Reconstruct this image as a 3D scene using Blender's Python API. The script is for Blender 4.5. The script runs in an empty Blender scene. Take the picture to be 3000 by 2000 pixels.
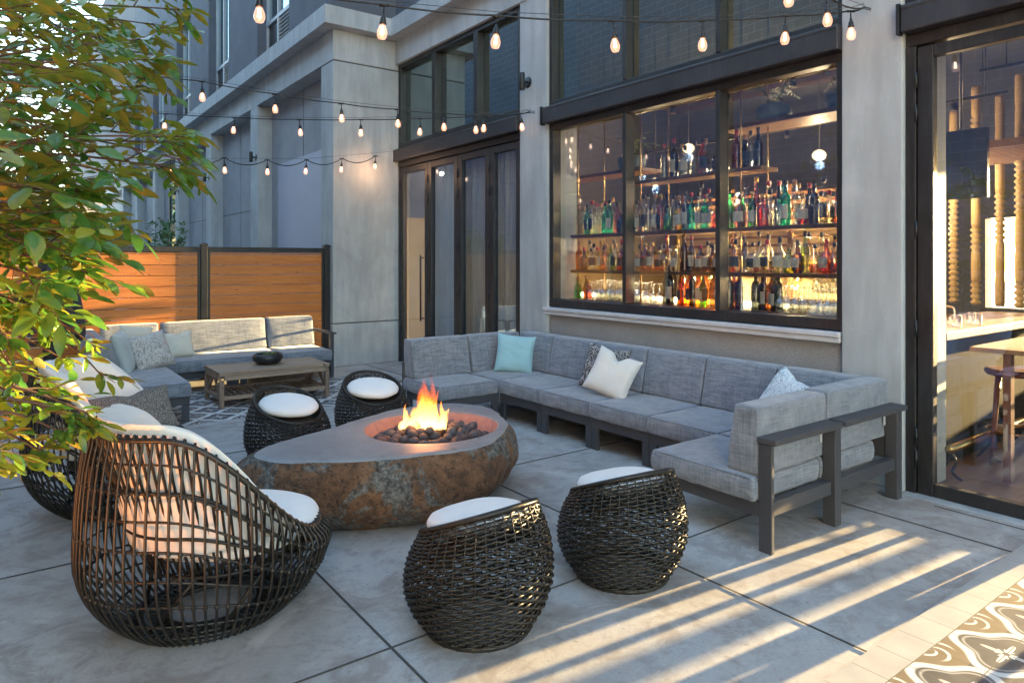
import bpy, math, random
import numpy as np
from mathutils import Vector, Matrix, Euler, noise as mnoise
R=math.radians; PI=math.pi
C=bpy.context.scene.collection
sc=bpy.context.scene
# ------------------------------------------------------------------ camera
YAW=R(36.47); EYE=1.6; FPX=2005.0
cam=bpy.data.cameras.new('camera'); camo=bpy.data.objects.new('camera',cam); C.objects.link(camo)
camo.location=(0,0,EYE); camo.rotation_euler=(R(90),0,-YAW)
cam.sensor_width=36; cam.lens=36*FPX/3000; cam.shift_y=-(1000-763)/3000; cam.clip_end=900; cam.clip_start=.05
sc.camera=camo
# ------------------------------------------------------------------ world, sun, exposure
SUN_EL=R(6.5); SUN_B=R(5.3)
w=bpy.data.worlds.new('World'); sc.world=w; w.use_nodes=True
nt=w.node_tree; bg=nt.nodes['Background']
sky=nt.nodes.new('ShaderNodeTexSky'); sky.sky_type='NISHITA'; sky.sun_disc=False
sky.sun_elevation=SUN_EL; sky.sun_rotation=R(90)+SUN_B; sky.air_density=1.0; sky.dust_density=1.5; sky.ozone_density=1.2
nt.links.new(sky.outputs[0],bg.inputs[0]); bg.inputs[1].default_value=0.098
sl=bpy.data.lights.new('sun','SUN'); so=bpy.data.objects.new('sun',sl); C.objects.link(so)
sl.energy=5.0; sl.angle=R(0.5); sl.color=(1.0,.64,.27)
tosun=Vector((math.cos(SUN_EL)*math.cos(SUN_B),-math.cos(SUN_EL)*math.sin(SUN_B),math.sin(SUN_EL)))
so.rotation_euler=tosun.to_track_quat('Z','Y').to_euler(); so.location=(20,0,6)
sc.view_settings.view_transform='Standard'; sc.view_settings.look='None'; sc.view_settings.gamma=1
sc.view_settings.exposure=4.45
try:
    sc.cycles.use_denoising=True; sc.cycles.max_bounces=10; sc.cycles.transparent_max_bounces=40
    sc.cycles.sample_clamp_indirect=6; sc.cycles.diffuse_bounces=4; sc.cycles.glossy_bounces=3
except Exception: pass
# ------------------------------------------------------------------ helpers
FW=Vector((math.sin(YAW),math.cos(YAW),0)); RT=Vector((math.cos(YAW),-math.sin(YAW),0))
def W(x,y,d):
    """a place given by its direction from the eye and its distance"""
    return FW*d+RT*((x-1500)/FPX*d)+Vector((0,0,EYE-(y-763)/FPX*d))
def tag(o,label=None,cat=None,group=None,kind=None):
    if label: o['label']=label
    if cat: o['category']=cat
    if group: o['group']=group
    if kind: o['kind']=kind
    return o
def empty(name,loc=(0,0,0),rz=0,label=None,cat=None,group=None):
    o=bpy.data.objects.new(name,None); C.objects.link(o); o.location=loc; o.rotation_euler=(0,0,rz)
    o.empty_display_size=.05
    return tag(o,label,cat,group)
class MB:
    def __init__(s): s.v=[]; s.f=[]; s.sm=[]
    def add(s,vs,fs,smooth=False):
        b=len(s.v); s.v.extend([tuple(p) for p in vs]); s.f.extend([tuple(i+b for i in f) for f in fs]); s.sm.extend([smooth]*len(fs)); return s
    def box(s,x0,x1,y0,y1,z0,z1,M=None):
        vs=[Vector(p) for p in((x0,y0,z0),(x1,y0,z0),(x1,y1,z0),(x0,y1,z0),(x0,y0,z1),(x1,y0,z1),(x1,y1,z1),(x0,y1,z1))]
        if M is not None: vs=[M@p for p in vs]
        return s.add(vs,[(0,3,2,1),(4,5,6,7),(0,1,5,4),(1,2,6,5),(2,3,7,6),(3,0,4,7)])
    def tube(s,pts,r,n=6,closed=False,caps=True):
        pts=[Vector(p) for p in pts]; N=len(pts)
        if N<2: return s
        rs=r if isinstance(r,(list,tuple)) else [r]*N
        vs=[];up=None
        for i,p in enumerate(pts):
            a=pts[(i-1)%N] if (closed or i>0) else p; b=pts[(i+1)%N] if (closed or i<N-1) else p
            t=(b-a); t=t.normalized() if t.length>1e-9 else Vector((0,0,1))
            if up is None:
                up=Vector((0,0,1)) if abs(t.z)<.9 else Vector((1,0,0))
            u=(up-t*up.dot(t)); u=u.normalized() if u.length>1e-6 else t.orthogonal().normalized()
            up=u; w_=t.cross(u)
            for k in range(n):
                an=2*PI*k/n; vs.append(p+(u*math.cos(an)+w_*math.sin(an))*rs[i])
        fs=[]
        for i in range(N if closed else N-1):
            j=(i+1)%N
            for k in range(n):
                l=(k+1)%n; fs.append((i*n+k,i*n+l,j*n+l,j*n+k))
        if not closed and caps:
            fs.append(tuple(range(n-1,-1,-1))); fs.append(tuple((N-1)*n+k for k in range(n)))
        return s.add(vs,fs,True)
    def lathe(s,prof,c=(0,0,0),n=16,M=None,caps=True):
        vs=[];
        for r,z in prof:
            for k in range(n):
                a=2*PI*k/n; p=Vector((c[0]+r*math.cos(a),c[1]+r*math.sin(a),c[2]+z)); vs.append(M@p if M is not None else p)
        fs=[(i*n+k,i*n+(k+1)%n,(i+1)*n+(k+1)%n,(i+1)*n+k) for i in range(len(prof)-1) for k in range(n)]
        if caps: fs.append(tuple(range(n-1,-1,-1))); fs.append(tuple((len(prof)-1)*n+k for k in range(n)))
        return s.add(vs,fs,True)
    def quad(s,a,b,c,d): return s.add([a,b,c,d],[(0,1,2,3)])
    def build(s,name,mat,parent=None,bevel=0,seg=2,sub=0,flat=False):
        me=bpy.data.meshes.new(name); me.from_pydata(s.v,[],s.f)
        me.polygons.foreach_set('use_smooth',[bool(x) and not flat for x in s.sm]); me.update()
        if mat: me.materials.append(mat)
        o=bpy.data.objects.new(name,me); C.objects.link(o)
        if parent is not None: o.parent=parent
        if bevel>0:
            m=o.modifiers.new('b','BEVEL'); m.width=bevel; m.segments=seg; m.limit_method='ANGLE'; m.angle_limit=R(40)
            if hasattr(m,'harden_normals'): pass
        if sub: m=o.modifiers.new('s','SUBSURF'); m.levels=sub; m.render_levels=sub
        return o
def children(o): return [c for c in bpy.data.objects if c.parent==o]
def copy_tree(o,parent=None):
    c=o.copy(); C.objects.link(c); c.parent=parent
    for ch in children(o): copy_tree(ch,c)
    return c
def catmull(P,n=6,closed=False):
    P=[Vector(p) for p in P]; out=[]; N=len(P)
    for i in range(N if closed else N-1):
        a=P[(i-1)%N] if (closed or i>0) else P[0]; b=P[i]; c=P[(i+1)%N]; d=P[(i+2)%N] if (closed or i<N-2) else P[-1]
        for k in range(n):
            t=k/n; out.append(.5*((2*b)+(c-a)*t+(2*a-5*b+4*c-d)*t*t+(3*b-a-3*c+d)*t*t*t))
    if not closed: out.append(P[-1])
    return out
def smooth(a,b,x):
    t=max(0,min(1,(x-a)/(b-a))); return t*t*(3-2*t)
# ------------------------------------------------------------------ materials
class NB:
    def __init__(s,name):
        s.m=bpy.data.materials.new(name); s.m.use_nodes=True; s.t=s.m.node_tree; s.n=s.t.nodes; s.l=s.t.links
        s.b=s.n['Principled BSDF']; s.out=s.n['Material Output']
    def co(s,kind='Object',scale=None,rot=None):
        if kind=='World': o=s.n.new('ShaderNodeNewGeometry').outputs['Position']
        else: o=s.n.new('ShaderNodeTexCoord').outputs[kind]
        if scale is not None or rot is not None:
            mp=s.n.new('ShaderNodeMapping'); s.l.new(o,mp.inputs[0])
            if scale is not None: mp.inputs['Scale'].default_value=scale
            if rot is not None: mp.inputs['Rotation'].default_value=rot
            o=mp.outputs[0]
        return o
    def noise(s,v,scale,detail=3,rough=.55,dist=0):
        n=s.n.new('ShaderNodeTexNoise'); s.l.new(v,n.inputs['Vector']); n.inputs['Scale'].default_value=scale
        n.inputs['Detail'].default_value=detail; n.inputs['Roughness'].default_value=rough; n.inputs['Distortion'].default_value=dist
        return n.outputs['Fac']
    def voro(s,v,scale,feature='F1',out='Distance'):
        n=s.n.new('ShaderNodeTexVoronoi'); n.feature=feature; s.l.new(v,n.inputs['Vector']); n.inputs['Scale'].default_value=scale
        return n.outputs[out]
    def math(s,op,a,b=None,clamp=False):
        n=s.n.new('ShaderNodeMath'); n.operation=op; n.use_clamp=clamp
        for i,x in enumerate((a,b)):
            if x is None: continue
            if isinstance(x,(int,float)): n.inputs[i].default_value=x
            else: s.l.new(x,n.inputs[i])
        return n.outputs[0]
    def ramp(s,f,stops,interp='LINEAR'):
        n=s.n.new('ShaderNodeValToRGB'); s.l.new(f,n.inputs[0]); cr=n.color_ramp; cr.interpolation=interp
        while len(cr.elements)<len(stops): cr.elements.new(.5)
        for e,(p,c) in zip(cr.elements,stops):
            e.position=p; e.color=(c,c,c,1) if isinstance(c,(int,float)) else (*c,1)
        return n.outputs[0]
    def mix(s,f,a,b,mode='MIX'):
        n=s.n.new('ShaderNodeMix'); n.data_type='RGBA'; n.blend_type=mode
        for i,x in ((0,f),(6,a),(7,b)):
            if isinstance(x,(int,float)): n.inputs[i].default_value=x if i==0 else (x,x,x,1)
            elif isinstance(x,tuple): n.inputs[i].default_value=(*x,1)
            else: s.l.new(x,n.inputs[i])
        return n.outputs[2]
    def sep(s,v):
        n=s.n.new('ShaderNodeSeparateXYZ'); s.l.new(v,n.inputs[0]); return n.outputs
    def comb(s,*a):
        n=s.n.new('ShaderNodeCombineXYZ')
        for i,x in enumerate(a):
            if isinstance(x,(int,float)): n.inputs[i].default_value=x
            else: s.l.new(x,n.inputs[i])
        return n.outputs[0]
    def bump(s,h,strength=.3,dist=.01):
        n=s.n.new('ShaderNodeBump'); s.l.new(h,n.inputs['Height']); n.inputs['Strength'].default_value=strength; n.inputs['Distance'].default_value=dist
        s.l.new(n.outputs[0],s.b.inputs['Normal']); return s
    def set(s,col=None,rough=None,metal=None,spec=None,**k):
        for key,x in (('Base Color',col),('Roughness',rough),('Metallic',metal),('Specular IOR Level',spec)):
            if x is None: continue
            i=s.b.inputs[key]
            if isinstance(x,(int,float)): i.default_value=x
            elif isinstance(x,tuple): i.default_value=(*x,1)
            else: s.l.new(x,i)
        return s
def simple(name,col,rough=.6,metal=0,var=.12,scale=12,bump=0,bs=60):
    n=NB(name); v=n.co('World'); f=n.noise(v,scale,4)
    a=tuple(c*(1-var) for c in col); b=tuple(min(1,c*(1+var)) for c in col)
    n.set(n.ramp(f,[(.3,a),(.7,b)]),rough,metal)
    if bump: n.bump(n.noise(v,bs,3),bump,.005)
    return n.m
def m_concrete_wall(name,base,tint,stain=.75):
    n=NB(name); v=n.co('World'); f=n.noise(v,1.6,6,.6,.6); f2=n.noise(n.co('World',(3,3,.5)),2.2,5,.6)
    f3=n.noise(v,14,5,.65)
    c=n.ramp(f,[(.3,tuple(x*stain for x in base)),(.55,base),(.75,tint)])
    c=n.mix(n.ramp(f2,[(.35,.75),(.62,0)]),c,tuple(x*.72 for x in base))
    c=n.mix(n.ramp(f3,[(.62,0),(.75,.35)]),c,tuple(min(1,x*1.3) for x in base))
    n.set(c,.75).bump(n.noise(v,35,5,.6),.25,.004); return n.m
M={}
M['concrete']=m_concrete_wall('smooth_concrete',(.37,.40,.41),(.46,.48,.48))
M['pillar']=m_concrete_wall('pillar_plaster',(.39,.42,.44),(.47,.495,.515),.84)
def m_stucco(name,c,s=90,strength=.8):
    n=NB(name); v=n.co('World'); f=n.noise(v,2.5,4); g=n.noise(v,s,3,.7)
    col=n.ramp(f,[(.3,tuple(x*.85 for x in c)),(.7,tuple(x*1.1 for x in c))]); col=n.mix(n.ramp(g,[(.35,.5),(.6,0)]),col,tuple(x*.6 for x in c))
    n.set(col,.9).bump(g,strength,.012); return n.m
M['stucco']=m_stucco('rough_stucco',(.33,.325,.33),75)
M['stucco_fine']=m_stucco('fine_stucco',(.34,.345,.36),110,.5)
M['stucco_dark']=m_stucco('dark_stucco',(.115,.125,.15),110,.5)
M['panel']=simple('pale_panel',(.40,.41,.48),.6,var=.03,scale=2)
def m_metal(name,c,rough=.45,metal=.0):
    n=NB(name); v=n.co('World'); f=n.noise(v,3,5); g=n.noise(n.co('World',(4,4,.8)),9,4)
    col=n.mix(n.ramp(g,[(.5,0),(.8,.10)]),n.ramp(f,[(.3,tuple(x*.8 for x in c)),(.7,tuple(x*1.15 for x in c))]),(.2,.2,.2))
    n.set(col,n.ramp(f,[(.3,rough-.08),(.7,rough+.12)]),metal); return n.m
M['steel']=m_metal('dark_steel',(.026,.026,.031),.42)
M['frame']=m_metal('window_frame_metal',(.018,.0175,.019),.42)
M['black']=m_metal('black_metal',(.009,.009,.010),.42)
M['lightframe']=simple('light_frame',(.34,.36,.38),.4,var=.05)
M['sofa_metal']=simple('charcoal_powder_coat',(.052,.053,.060),.5,var=.06,scale=8,bump=.05,bs=400)
M['whitesill']=simple('white_sill_paint',(.50,.51,.54),.5,var=.08,scale=8)
def m_ground():
    n=NB('patio_concrete'); v=n.co('World'); x,y,z=n.sep(v); st=n.noise(v,2.4,8,.72,1.5); cr=n.voro(n.co('World',(1,1,1)),70)
    f=n.noise(v,.9,7,.62,.5); g=n.noise(v,7,6,.65); h=n.noise(v,60,4,.7); sp=n.noise(v,22,3,.5)
    c=n.ramp(f,[(.28,(.245,.235,.225)),(.5,(.36,.355,.35)),(.72,(.43,.43,.425))])
    c=n.mix(n.ramp(g,[(.5,0),(.72,.75)]),c,(.20,.185,.175))
    c=n.mix(n.ramp(sp,[(.66,0),(.72,.6)]),c,(.17,.165,.16))
    c=n.mix(n.ramp(h,[(.4,.35),(.6,0)]),c,(.25,.245,.24))
    c=n.mix(n.ramp(st,[(.50,0),(.60,.7)]),c,(.225,.20,.18)); c=n.mix(n.ramp(cr,[(.05,.55),(.12,0)]),c,(.14,.13,.12))
    c=n.mix(n.ramp(n.noise(v,1.1,5,.7,2),[(.56,0),(.66,.5)]),c,(.50,.50,.49))
    n.set(c,n.ramp(g,[(.3,.55),(.7,.8)])).bump(n.math('ADD',n.noise(v,130,3,.7),n.math('MULTIPLY',g,.6)),.22,.004); return n.m
M['ground']=m_ground()
M['joint']=simple('joint_gap',(.06,.058,.055),.9)
def m_cmu():
    n=NB('concrete_block'); x,y,z=n.sep(n.co('World'))
    b=n.n.new('ShaderNodeTexBrick'); n.l.new(n.comb(y,z,0),b.inputs['Vector']); b.inputs['Scale'].default_value=1
    b.inputs['Brick Width'].default_value=.4; b.inputs['Row Height'].default_value=.2; b.inputs['Mortar Size'].default_value=.006; b.offset=.5
    b.inputs['Color1'].default_value=(.19,.23,.30,1); b.inputs['Color2'].default_value=(.22,.27,.35,1); b.inputs['Mortar'].default_value=(.50,.54,.6,1)
    c=n.mix(n.noise(n.co('World'),1.2,5),b.outputs[0],n.mix(.5,b.outputs[0],(.12,.13,.15)))
    n.set(c,.85); return n.m
M['cmu']=m_cmu()
def m_wood(name,cols,ax='x',rough=.5,knots=True,grain=1.0,plank=None):
    n=NB(name); x,y,z=n.sep(n.co('World'))
    oi=n.n.new('ShaderNodeObjectInfo').outputs['Random']
    pid=n.math('MULTIPLY',n.math('FLOOR',n.math('DIVIDE',z,plank)),7.31) if plank else n.math('MULTIPLY',oi,9.0)
    if ax=='x': v=n.comb(n.math('ADD',n.math('MULTIPLY',x,1.1),pid),n.math('MULTIPLY',y,14),n.math('ADD',n.math('MULTIPLY',z,16),pid))
    elif ax=='y': v=n.comb(n.math('ADD',n.math('MULTIPLY',x,14),pid),n.math('MULTIPLY',y,1.1),n.math('MULTIPLY',z,16))
    else: v=n.comb(n.math('ADD',n.math('MULTIPLY',x,14),pid),n.math('MULTIPLY',y,14),n.math('MULTIPLY',z,1.4))
    f=n.noise(v,2.2*grain,6,.6,1.6); g=n.noise(v,.55,2)
    c=n.ramp(f,[(.25,cols[0]),(.5,cols[1]),(.75,cols[2])])
    c=n.mix(n.ramp(g,[(.35,.45),(.6,0)]),c,cols[0])
    if plank:
        tone=n.noise(n.comb(pid,n.math('MULTIPLY',pid,1.7),3.3),3.1,0)
        c=n.mix(n.ramp(tone,[(.35,.4),(.65,0)]),c,tuple(q*.7 for q in cols[1]))
    if knots:
        kv=n.comb(n.math('MULTIPLY',x,2.4),1.3,n.math('MULTIPLY',z,6.5)); k=n.voro(kv,1.9)
        c=n.mix(n.ramp(k,[(.04,.95),(.11,0)]),c,(.045,.012,.004))
    n.set(c,rough).bump(f,.12,.003); return n.m
M['cedar']=m_wood('cedar_planks',[(.31,.085,.014),(.52,.175,.032),(.64,.26,.065)],'x',.5,plank=.14)
M['drift']=m_wood('weathered_wood',[(.17,.115,.075),(.30,.22,.155),(.42,.33,.24)],'x',.7,knots=False)
M['driftz']=m_wood('weathered_wood_upright',[(.16,.105,.07),(.27,.19,.135),(.38,.29,.21)],'z',.7,knots=False)
M['shelfwood']=m_wood('shelf_wood',[(.05,.022,.01),(.10,.045,.02),(.16,.075,.03)],'y',.45,knots=False)
M['barwood']=m_wood('bar_top_wood',[(.09,.04,.018),(.17,.085,.035),(.25,.14,.065)],'x',.5,knots=False)
def m_fabric(name,c0,c1,s=85,rough=.95,sheen=.3):
    n=NB(name); o=n.n.new('ShaderNodeTexCoord').outputs['Object']
    def st(a,b,c):
        mp=n.n.new('ShaderNodeMapping'); n.l.new(o,mp.inputs[0]); mp.inputs['Scale'].default_value=(a,b,c); return n.noise(mp.outputs[0],1,3,.7)
    a=st(7,7,s); b=st(s,7,7); d=st(7,s,7)
    f=n.math('MULTIPLY',n.math('ADD',n.math('ADD',a,b),d),1/3)
    c=n.ramp(f,[(.40,c0),(.5,tuple((p+q)/2 for p,q in zip(c0,c1))),(.60,c1)])
    n.set(c,rough); n.b.inputs['Sheen Weight'].default_value=sheen
    n.bump(f,.35,.004); return n.m
M['sofa_seam']=m_fabric('grey_weave_piping',(.06,.07,.09),(.15,.165,.19),150)
M['sofa']=m_fabric('heathered_grey_weave',(.10,.117,.145),(.245,.27,.31),150)
def m_cloth(name,c,rough=.9,var=.06):
    n=NB(name); v=n.co('Object'); f=n.noise(v,5,4); g=n.noise(v,420,2)
    n.set(n.ramp(f,[(.3,tuple(x*(1-var) for x in c)),(.7,c)]),rough); n.b.inputs['Sheen Weight'].default_value=.2
    n.bump(n.math('ADD',n.math('MULTIPLY',g,.15),n.noise(v,9,3,.5,.8)),.35,.012); return n.m
M['white_cushion']=m_cloth('white_canvas',(.74,.735,.72))
M['blue_pillow']=m_cloth('pale_blue_linen',(.27,.47,.52))
M['cream_pillow']=m_cloth('cream_linen',(.60,.57,.48))
M['offwhite']=m_cloth('offwhite_linen',(.62,.61,.58))
M['mint']=m_cloth('pale_mint_linen',(.42,.47,.46))
def m_leafprint(name,bg_,fg):
    n=NB(name); v=n.co('Object'); 
    mp=n.n.new('ShaderNodeMapping'); n.l.new(v,mp.inputs[0]); mp.inputs['Scale'].default_value=(1,1,1)
    nv=n.n.new('ShaderNodeTexNoise'); n.l.new(mp.outputs[0],nv.inputs['Vector']); nv.inputs['Scale'].default_value=5; nv.inputs['Detail'].default_value=2
    add=n.n.new('ShaderNodeVectorMath'); add.operation='MULTIPLY_ADD'; n.l.new(nv.outputs['Color'],add.inputs[0]); add.inputs[1].default_value=(.35,.35,.35); n.l.new(mp.outputs[0],add.inputs[2])
    e=n.voro(add.outputs[0],17,'DISTANCE_TO_EDGE'); wv=n.n.new('ShaderNodeTexWave'); n.l.new(add.outputs[0],wv.inputs['Vector']); wv.inputs['Scale'].default_value=16; wv.inputs['Distortion'].default_value=9
    a=n.ramp(e,[(.03,1.0),(.06,0.0)]); b=n.ramp(wv.outputs['Fac'],[(.80,0),(.88,.9)])
    n.set(n.mix(n.math('MAXIMUM',a,b),bg_,fg),.9); return n.m
M['print_dark']=m_leafprint('dark_leaf_print',(.025,.028,.033),(.36,.36,.36))
M['print_white']=m_leafprint('white_leaf_print',(.74,.76,.76),(.33,.42,.46))
M['print_grey']=m_leafprint('grey_leaf_print',(.52,.51,.48),(.24,.23,.22))
def m_tweed():
    n=NB('grey_tweed'); v=n.co('Object'); k=n.voro(v,210); n.set(n.ramp(k,[(.22,(.36,.38,.375)),(.5,(.05,.056,.06))]),.95).bump(k,.6,.004); return n.m
M['tweed']=m_tweed()
def m_wicker(name,c):
    n=NB(name); v=n.co('World'); f=n.noise(v,30,3); n.set(n.ramp(f,[(.3,c),(.7,tuple(x*2.6 for x in c))]),.44); return n.m
M['wicker']=m_wicker('black_brown_wicker',(.009,.0078,.0062))
def m_boulder():
    n=NB('brown_boulder'); v=n.co('World'); f=n.noise(v,3.2,7,.66,1.2); g=n.noise(v,2.0,6,.7,1.6); h=n.noise(v,26,5,.72); k=n.noise(v,8,4,.6)
    c=n.ramp(f,[(.28,(.07,.034,.018)),(.45,(.165,.080,.038)),(.60,(.26,.13,.062)),(.78,(.35,.21,.12))])
    grey=n.ramp(n.noise(v,34,5,.75),[(.35,(.045,.042,.036)),(.65,(.27,.26,.235))])
    c=n.mix(n.ramp(g,[(.52,0),(.56,1)]),c,grey)
    c=n.mix(n.ramp(k,[(.56,0),(.70,.75)]),c,(.085,.05,.03))
    c=n.mix(n.ramp(h,[(.33,.9),(.52,0)]),c,(.03,.018,.011)); c=n.mix(n.ramp(n.voro(v,55),[(.12,.7),(.25,0)]),c,(.03,.02,.014))
    n.set(c,.85).bump(n.math('ADD',h,n.math('MULTIPLY',n.noise(v,90,3),.5)),1.0,.035); return n.m
M['boulder']=m_boulder()
def m_stonetop():
    n=NB('honed_stone'); v=n.co('World'); f=n.noise(v,2.6,6,.65,.7); g=n.noise(v,15,5,.7,.5)
    c=n.ramp(f,[(.3,(.17,.165,.17)),(.7,(.255,.25,.25))]); c=n.mix(n.ramp(g,[(.60,0),(.70,.8)]),c,(.085,.08,.08)); n.set(c,.5).bump(g,.15,.004); return n.m
M['stonetop']=m_stonetop()
M['bowl']=simple('fire_bowl_concrete',(.25,.15,.14),.8,var=.2,scale=20,bump=.3)
def m_lava():
    n=NB('lava_rock'); v=n.co('Object'); oi=n.n.new('ShaderNodeObjectInfo').outputs['Random']
    f=n.noise(v,40,5,.7); c=n.mix(oi,n.ramp(f,[(.35,(.035,.033,.034)),(.65,(.15,.145,.15))]),n.ramp(f,[(.35,(.045,.028,.027)),(.65,(.14,.095,.09))]))
    n.set(c,.75).bump(f,.8,.006); return n.m
M['lava']=m_lava()
def m_flame():
    n=NB('flame'); v=n.co('Object'); x,y,z=n.sep(v); em=n.n.new('ShaderNodeEmission'); tr=n.n.new('ShaderNodeBsdfTransparent'); mx=n.n.new('ShaderNodeMixShader')
    lw=n.n.new('ShaderNodeLayerWeight'); lw.inputs[0].default_value=.35
    st=n.noise(n.co('Object',(26,26,7)),1,3,.6,.8)
    n.l.new(n.ramp(z,[(.0,(1,.50,.14)),(.11,(1,.36,.06)),(.24,(1,.15,.015)),(.36,(.8,.06,.008))]),em.inputs[0])
    n.l.new(n.math('MULTIPLY',n.ramp(z,[(0,1),(.14,.6),(.33,.3)]),.52),em.inputs[1])
    face=n.math('SUBTRACT',1.0,lw.outputs['Facing'])
    fac=n.math('MULTIPLY',n.math('MULTIPLY',n.math('MULTIPLY',n.math('POWER',face,2.2),.5),n.ramp(st,[(.35,.35),(.6,1)])),n.ramp(z,[(0,.9),(.12,.7),(.32,.12)]),True)
    n.l.new(fac,mx.inputs[0]); n.l.new(tr.outputs[0],mx.inputs[1]); n.l.new(em.outputs[0],mx.inputs[2]); n.l.new(mx.outputs[0],n.out.inputs[0]); return n.m
M['flame']=m_flame()
def m_emit(name,c,s):
    n=NB(name); em=n.n.new('ShaderNodeEmission'); em.inputs[0].default_value=(*c,1); em.inputs[1].default_value=s; n.l.new(em.outputs[0],n.out.inputs[0]); return n.m
M['filament']=m_emit('glowing_filament',(1,.50,.22),1.1)
def m_glass(name,tint,refl=.1,rough=0,bias=None,emit=None,edge=None,gcol=None):
    n=NB(name); tr=n.n.new('ShaderNodeBsdfTransparent'); tr.inputs[0].default_value=(*tint,1); gl=n.n.new('ShaderNodeBsdfGlossy'); gl.inputs['Roughness'].default_value=rough; gl.inputs[0].default_value=(*(gcol or (1,1,1)),1)
    lw=n.n.new('ShaderNodeLayerWeight'); lw.inputs[0].default_value=.5; mx=n.n.new('ShaderNodeMixShader')
    if edge is not None: n.l.new(n.mix(n.math('POWER',lw.outputs['Facing'],2.2),tint,tuple(t*edge for t in tint)),tr.inputs[0])
    n.l.new(n.math('ADD',n.math('MULTIPLY',n.math('POWER',lw.outputs['Facing'],4.0),.9),refl,True),mx.inputs[0]); n.l.new(tr.outputs[0],mx.inputs[1]); n.l.new(gl.outputs[0],mx.inputs[2])
    last=mx.outputs[0]
    if emit:
        em=n.n.new('ShaderNodeEmission'); em.inputs[0].default_value=(*emit[:3],1); em.inputs[1].default_value=emit[3]; ad=n.n.new('ShaderNodeAddShader'); n.l.new(last,ad.inputs[0]); n.l.new(em.outputs[0],ad.inputs[1]); last=ad.outputs[0]
    n.l.new(last,n.out.inputs[0]); return n.m
M['pane']=m_glass('window_glass',(.95,.97,.99),.13,gcol=(.42,.62,1.0))
M['pane_up']=m_glass('dark_upper_glass',(.30,.37,.38),.28,gcol=(.78,.95,1.0))
M['clear']=m_glass('clear_glassware',(.97,.97,.93),.30,.03,edge=.30)
M['bulbglass']=m_glass('bulb_glass',(.97,.93,.9),.04,emit=(1,.42,.24,.035))
M['globe']=m_glass('pendant_globe_glass',(.9,.85,.75),.08,emit=(1,.7,.4,.08))
def m_leaf():
    n=NB('magnolia_leaf'); v=n.co('Object'); f=n.noise(v,2.3,3); g=n.noise(v,23,2)
    geo=n.n.new('ShaderNodeNewGeometry')
    top=n.mix(n.ramp(g,[(.4,0),(.65,1)]),n.ramp(f,[(.35,(.022,.10,.026)),(.65,(.055,.175,.030))]),(.095,.21,.03))
    und=n.mix(n.ramp(g,[(.40,0),(.6,1)]),(.15,.15,.022),(.27,.155,.022))
    c=n.mix(geo.outputs['Backfacing'],top,und)
    n.set(c,n.mix(geo.outputs['Backfacing'],.22,.6)); tl=n.n.new('ShaderNodeBsdfTranslucent'); n.l.new(n.mix(.5,c,(.30,.42,.03)),tl.inputs[0])
    mx=n.n.new('ShaderNodeMixShader'); mx.inputs[0].default_value=.45; n.l.new(n.b.outputs[0],mx.inputs[1]); n.l.new(tl.outputs[0],mx.inputs[2]); n.l.new(mx.outputs[0],n.out.inputs[0]); return n.m
M['leaf']=m_leaf()
M['bark']=simple('twig_bark',(.10,.055,.035),.8,var=.3,scale=40)
M['shrubleaf']=simple('shrub_leaf',(.05,.12,.03),.5,var=.4,scale=6)
M['succulent']=simple('succulent_leaf',(.16,.20,.07),.5,var=.6,scale=60)
M['soil']=simple('dark_soil',(.03,.02,.015),.95)
M['bowl_black']=simple('matte_black_ceramic',(.016,.017,.02),.45,var=.1)
M['umbrella']=m_cloth('charcoal_canvas',(.035,.036,.042))
M['curtain']=m_cloth('beige_sheer_curtain',(.46,.43,.36))
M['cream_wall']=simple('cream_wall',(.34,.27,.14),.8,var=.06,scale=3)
M['ceiling']=simple('peach_ceiling',(.15,.105,.085),.85,var=.06,scale=3)
M['int_floor']=m_wood('interior_floor_boards',[(.10,.055,.03),(.17,.10,.06),(.24,.15,.09)],'x',.4,knots=False)
M['brass']=simple('brass',(.55,.36,.14),.25,1,var=.1)
M['olive']=m_wood('olive_panelling',[(.018,.019,.012),(.035,.036,.022),(.055,.052,.03)],'z',.95,knots=False)
M['olive'].node_tree.nodes['Principled BSDF'].inputs['Specular IOR Level'].default_value=.05
M['pot']=simple('blue_grey_planter',(.10,.15,.19),.6)
M['led']=m_emit('led_strip',(1,.75,.40),1.6)
M['screen']=simple('dark_screen',(.012,.015,.022),.2)
M['macrame']=simple('cream_macrame',(.30,.21,.10),.9,var=.15,scale=50,bump=.4,bs=90)
M['stoolwood']=simple('brown_stool_wood',(.11,.035,.018),.4,var=.2)
M['label_white']=simple('paper_label',(.42,.40,.33),.7,var=.05)
M['label_dark']=simple('dark_label',(.03,.035,.05),.6)
M['red']=simple('red_plastic',(.5,.02,.03),.4)
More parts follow.
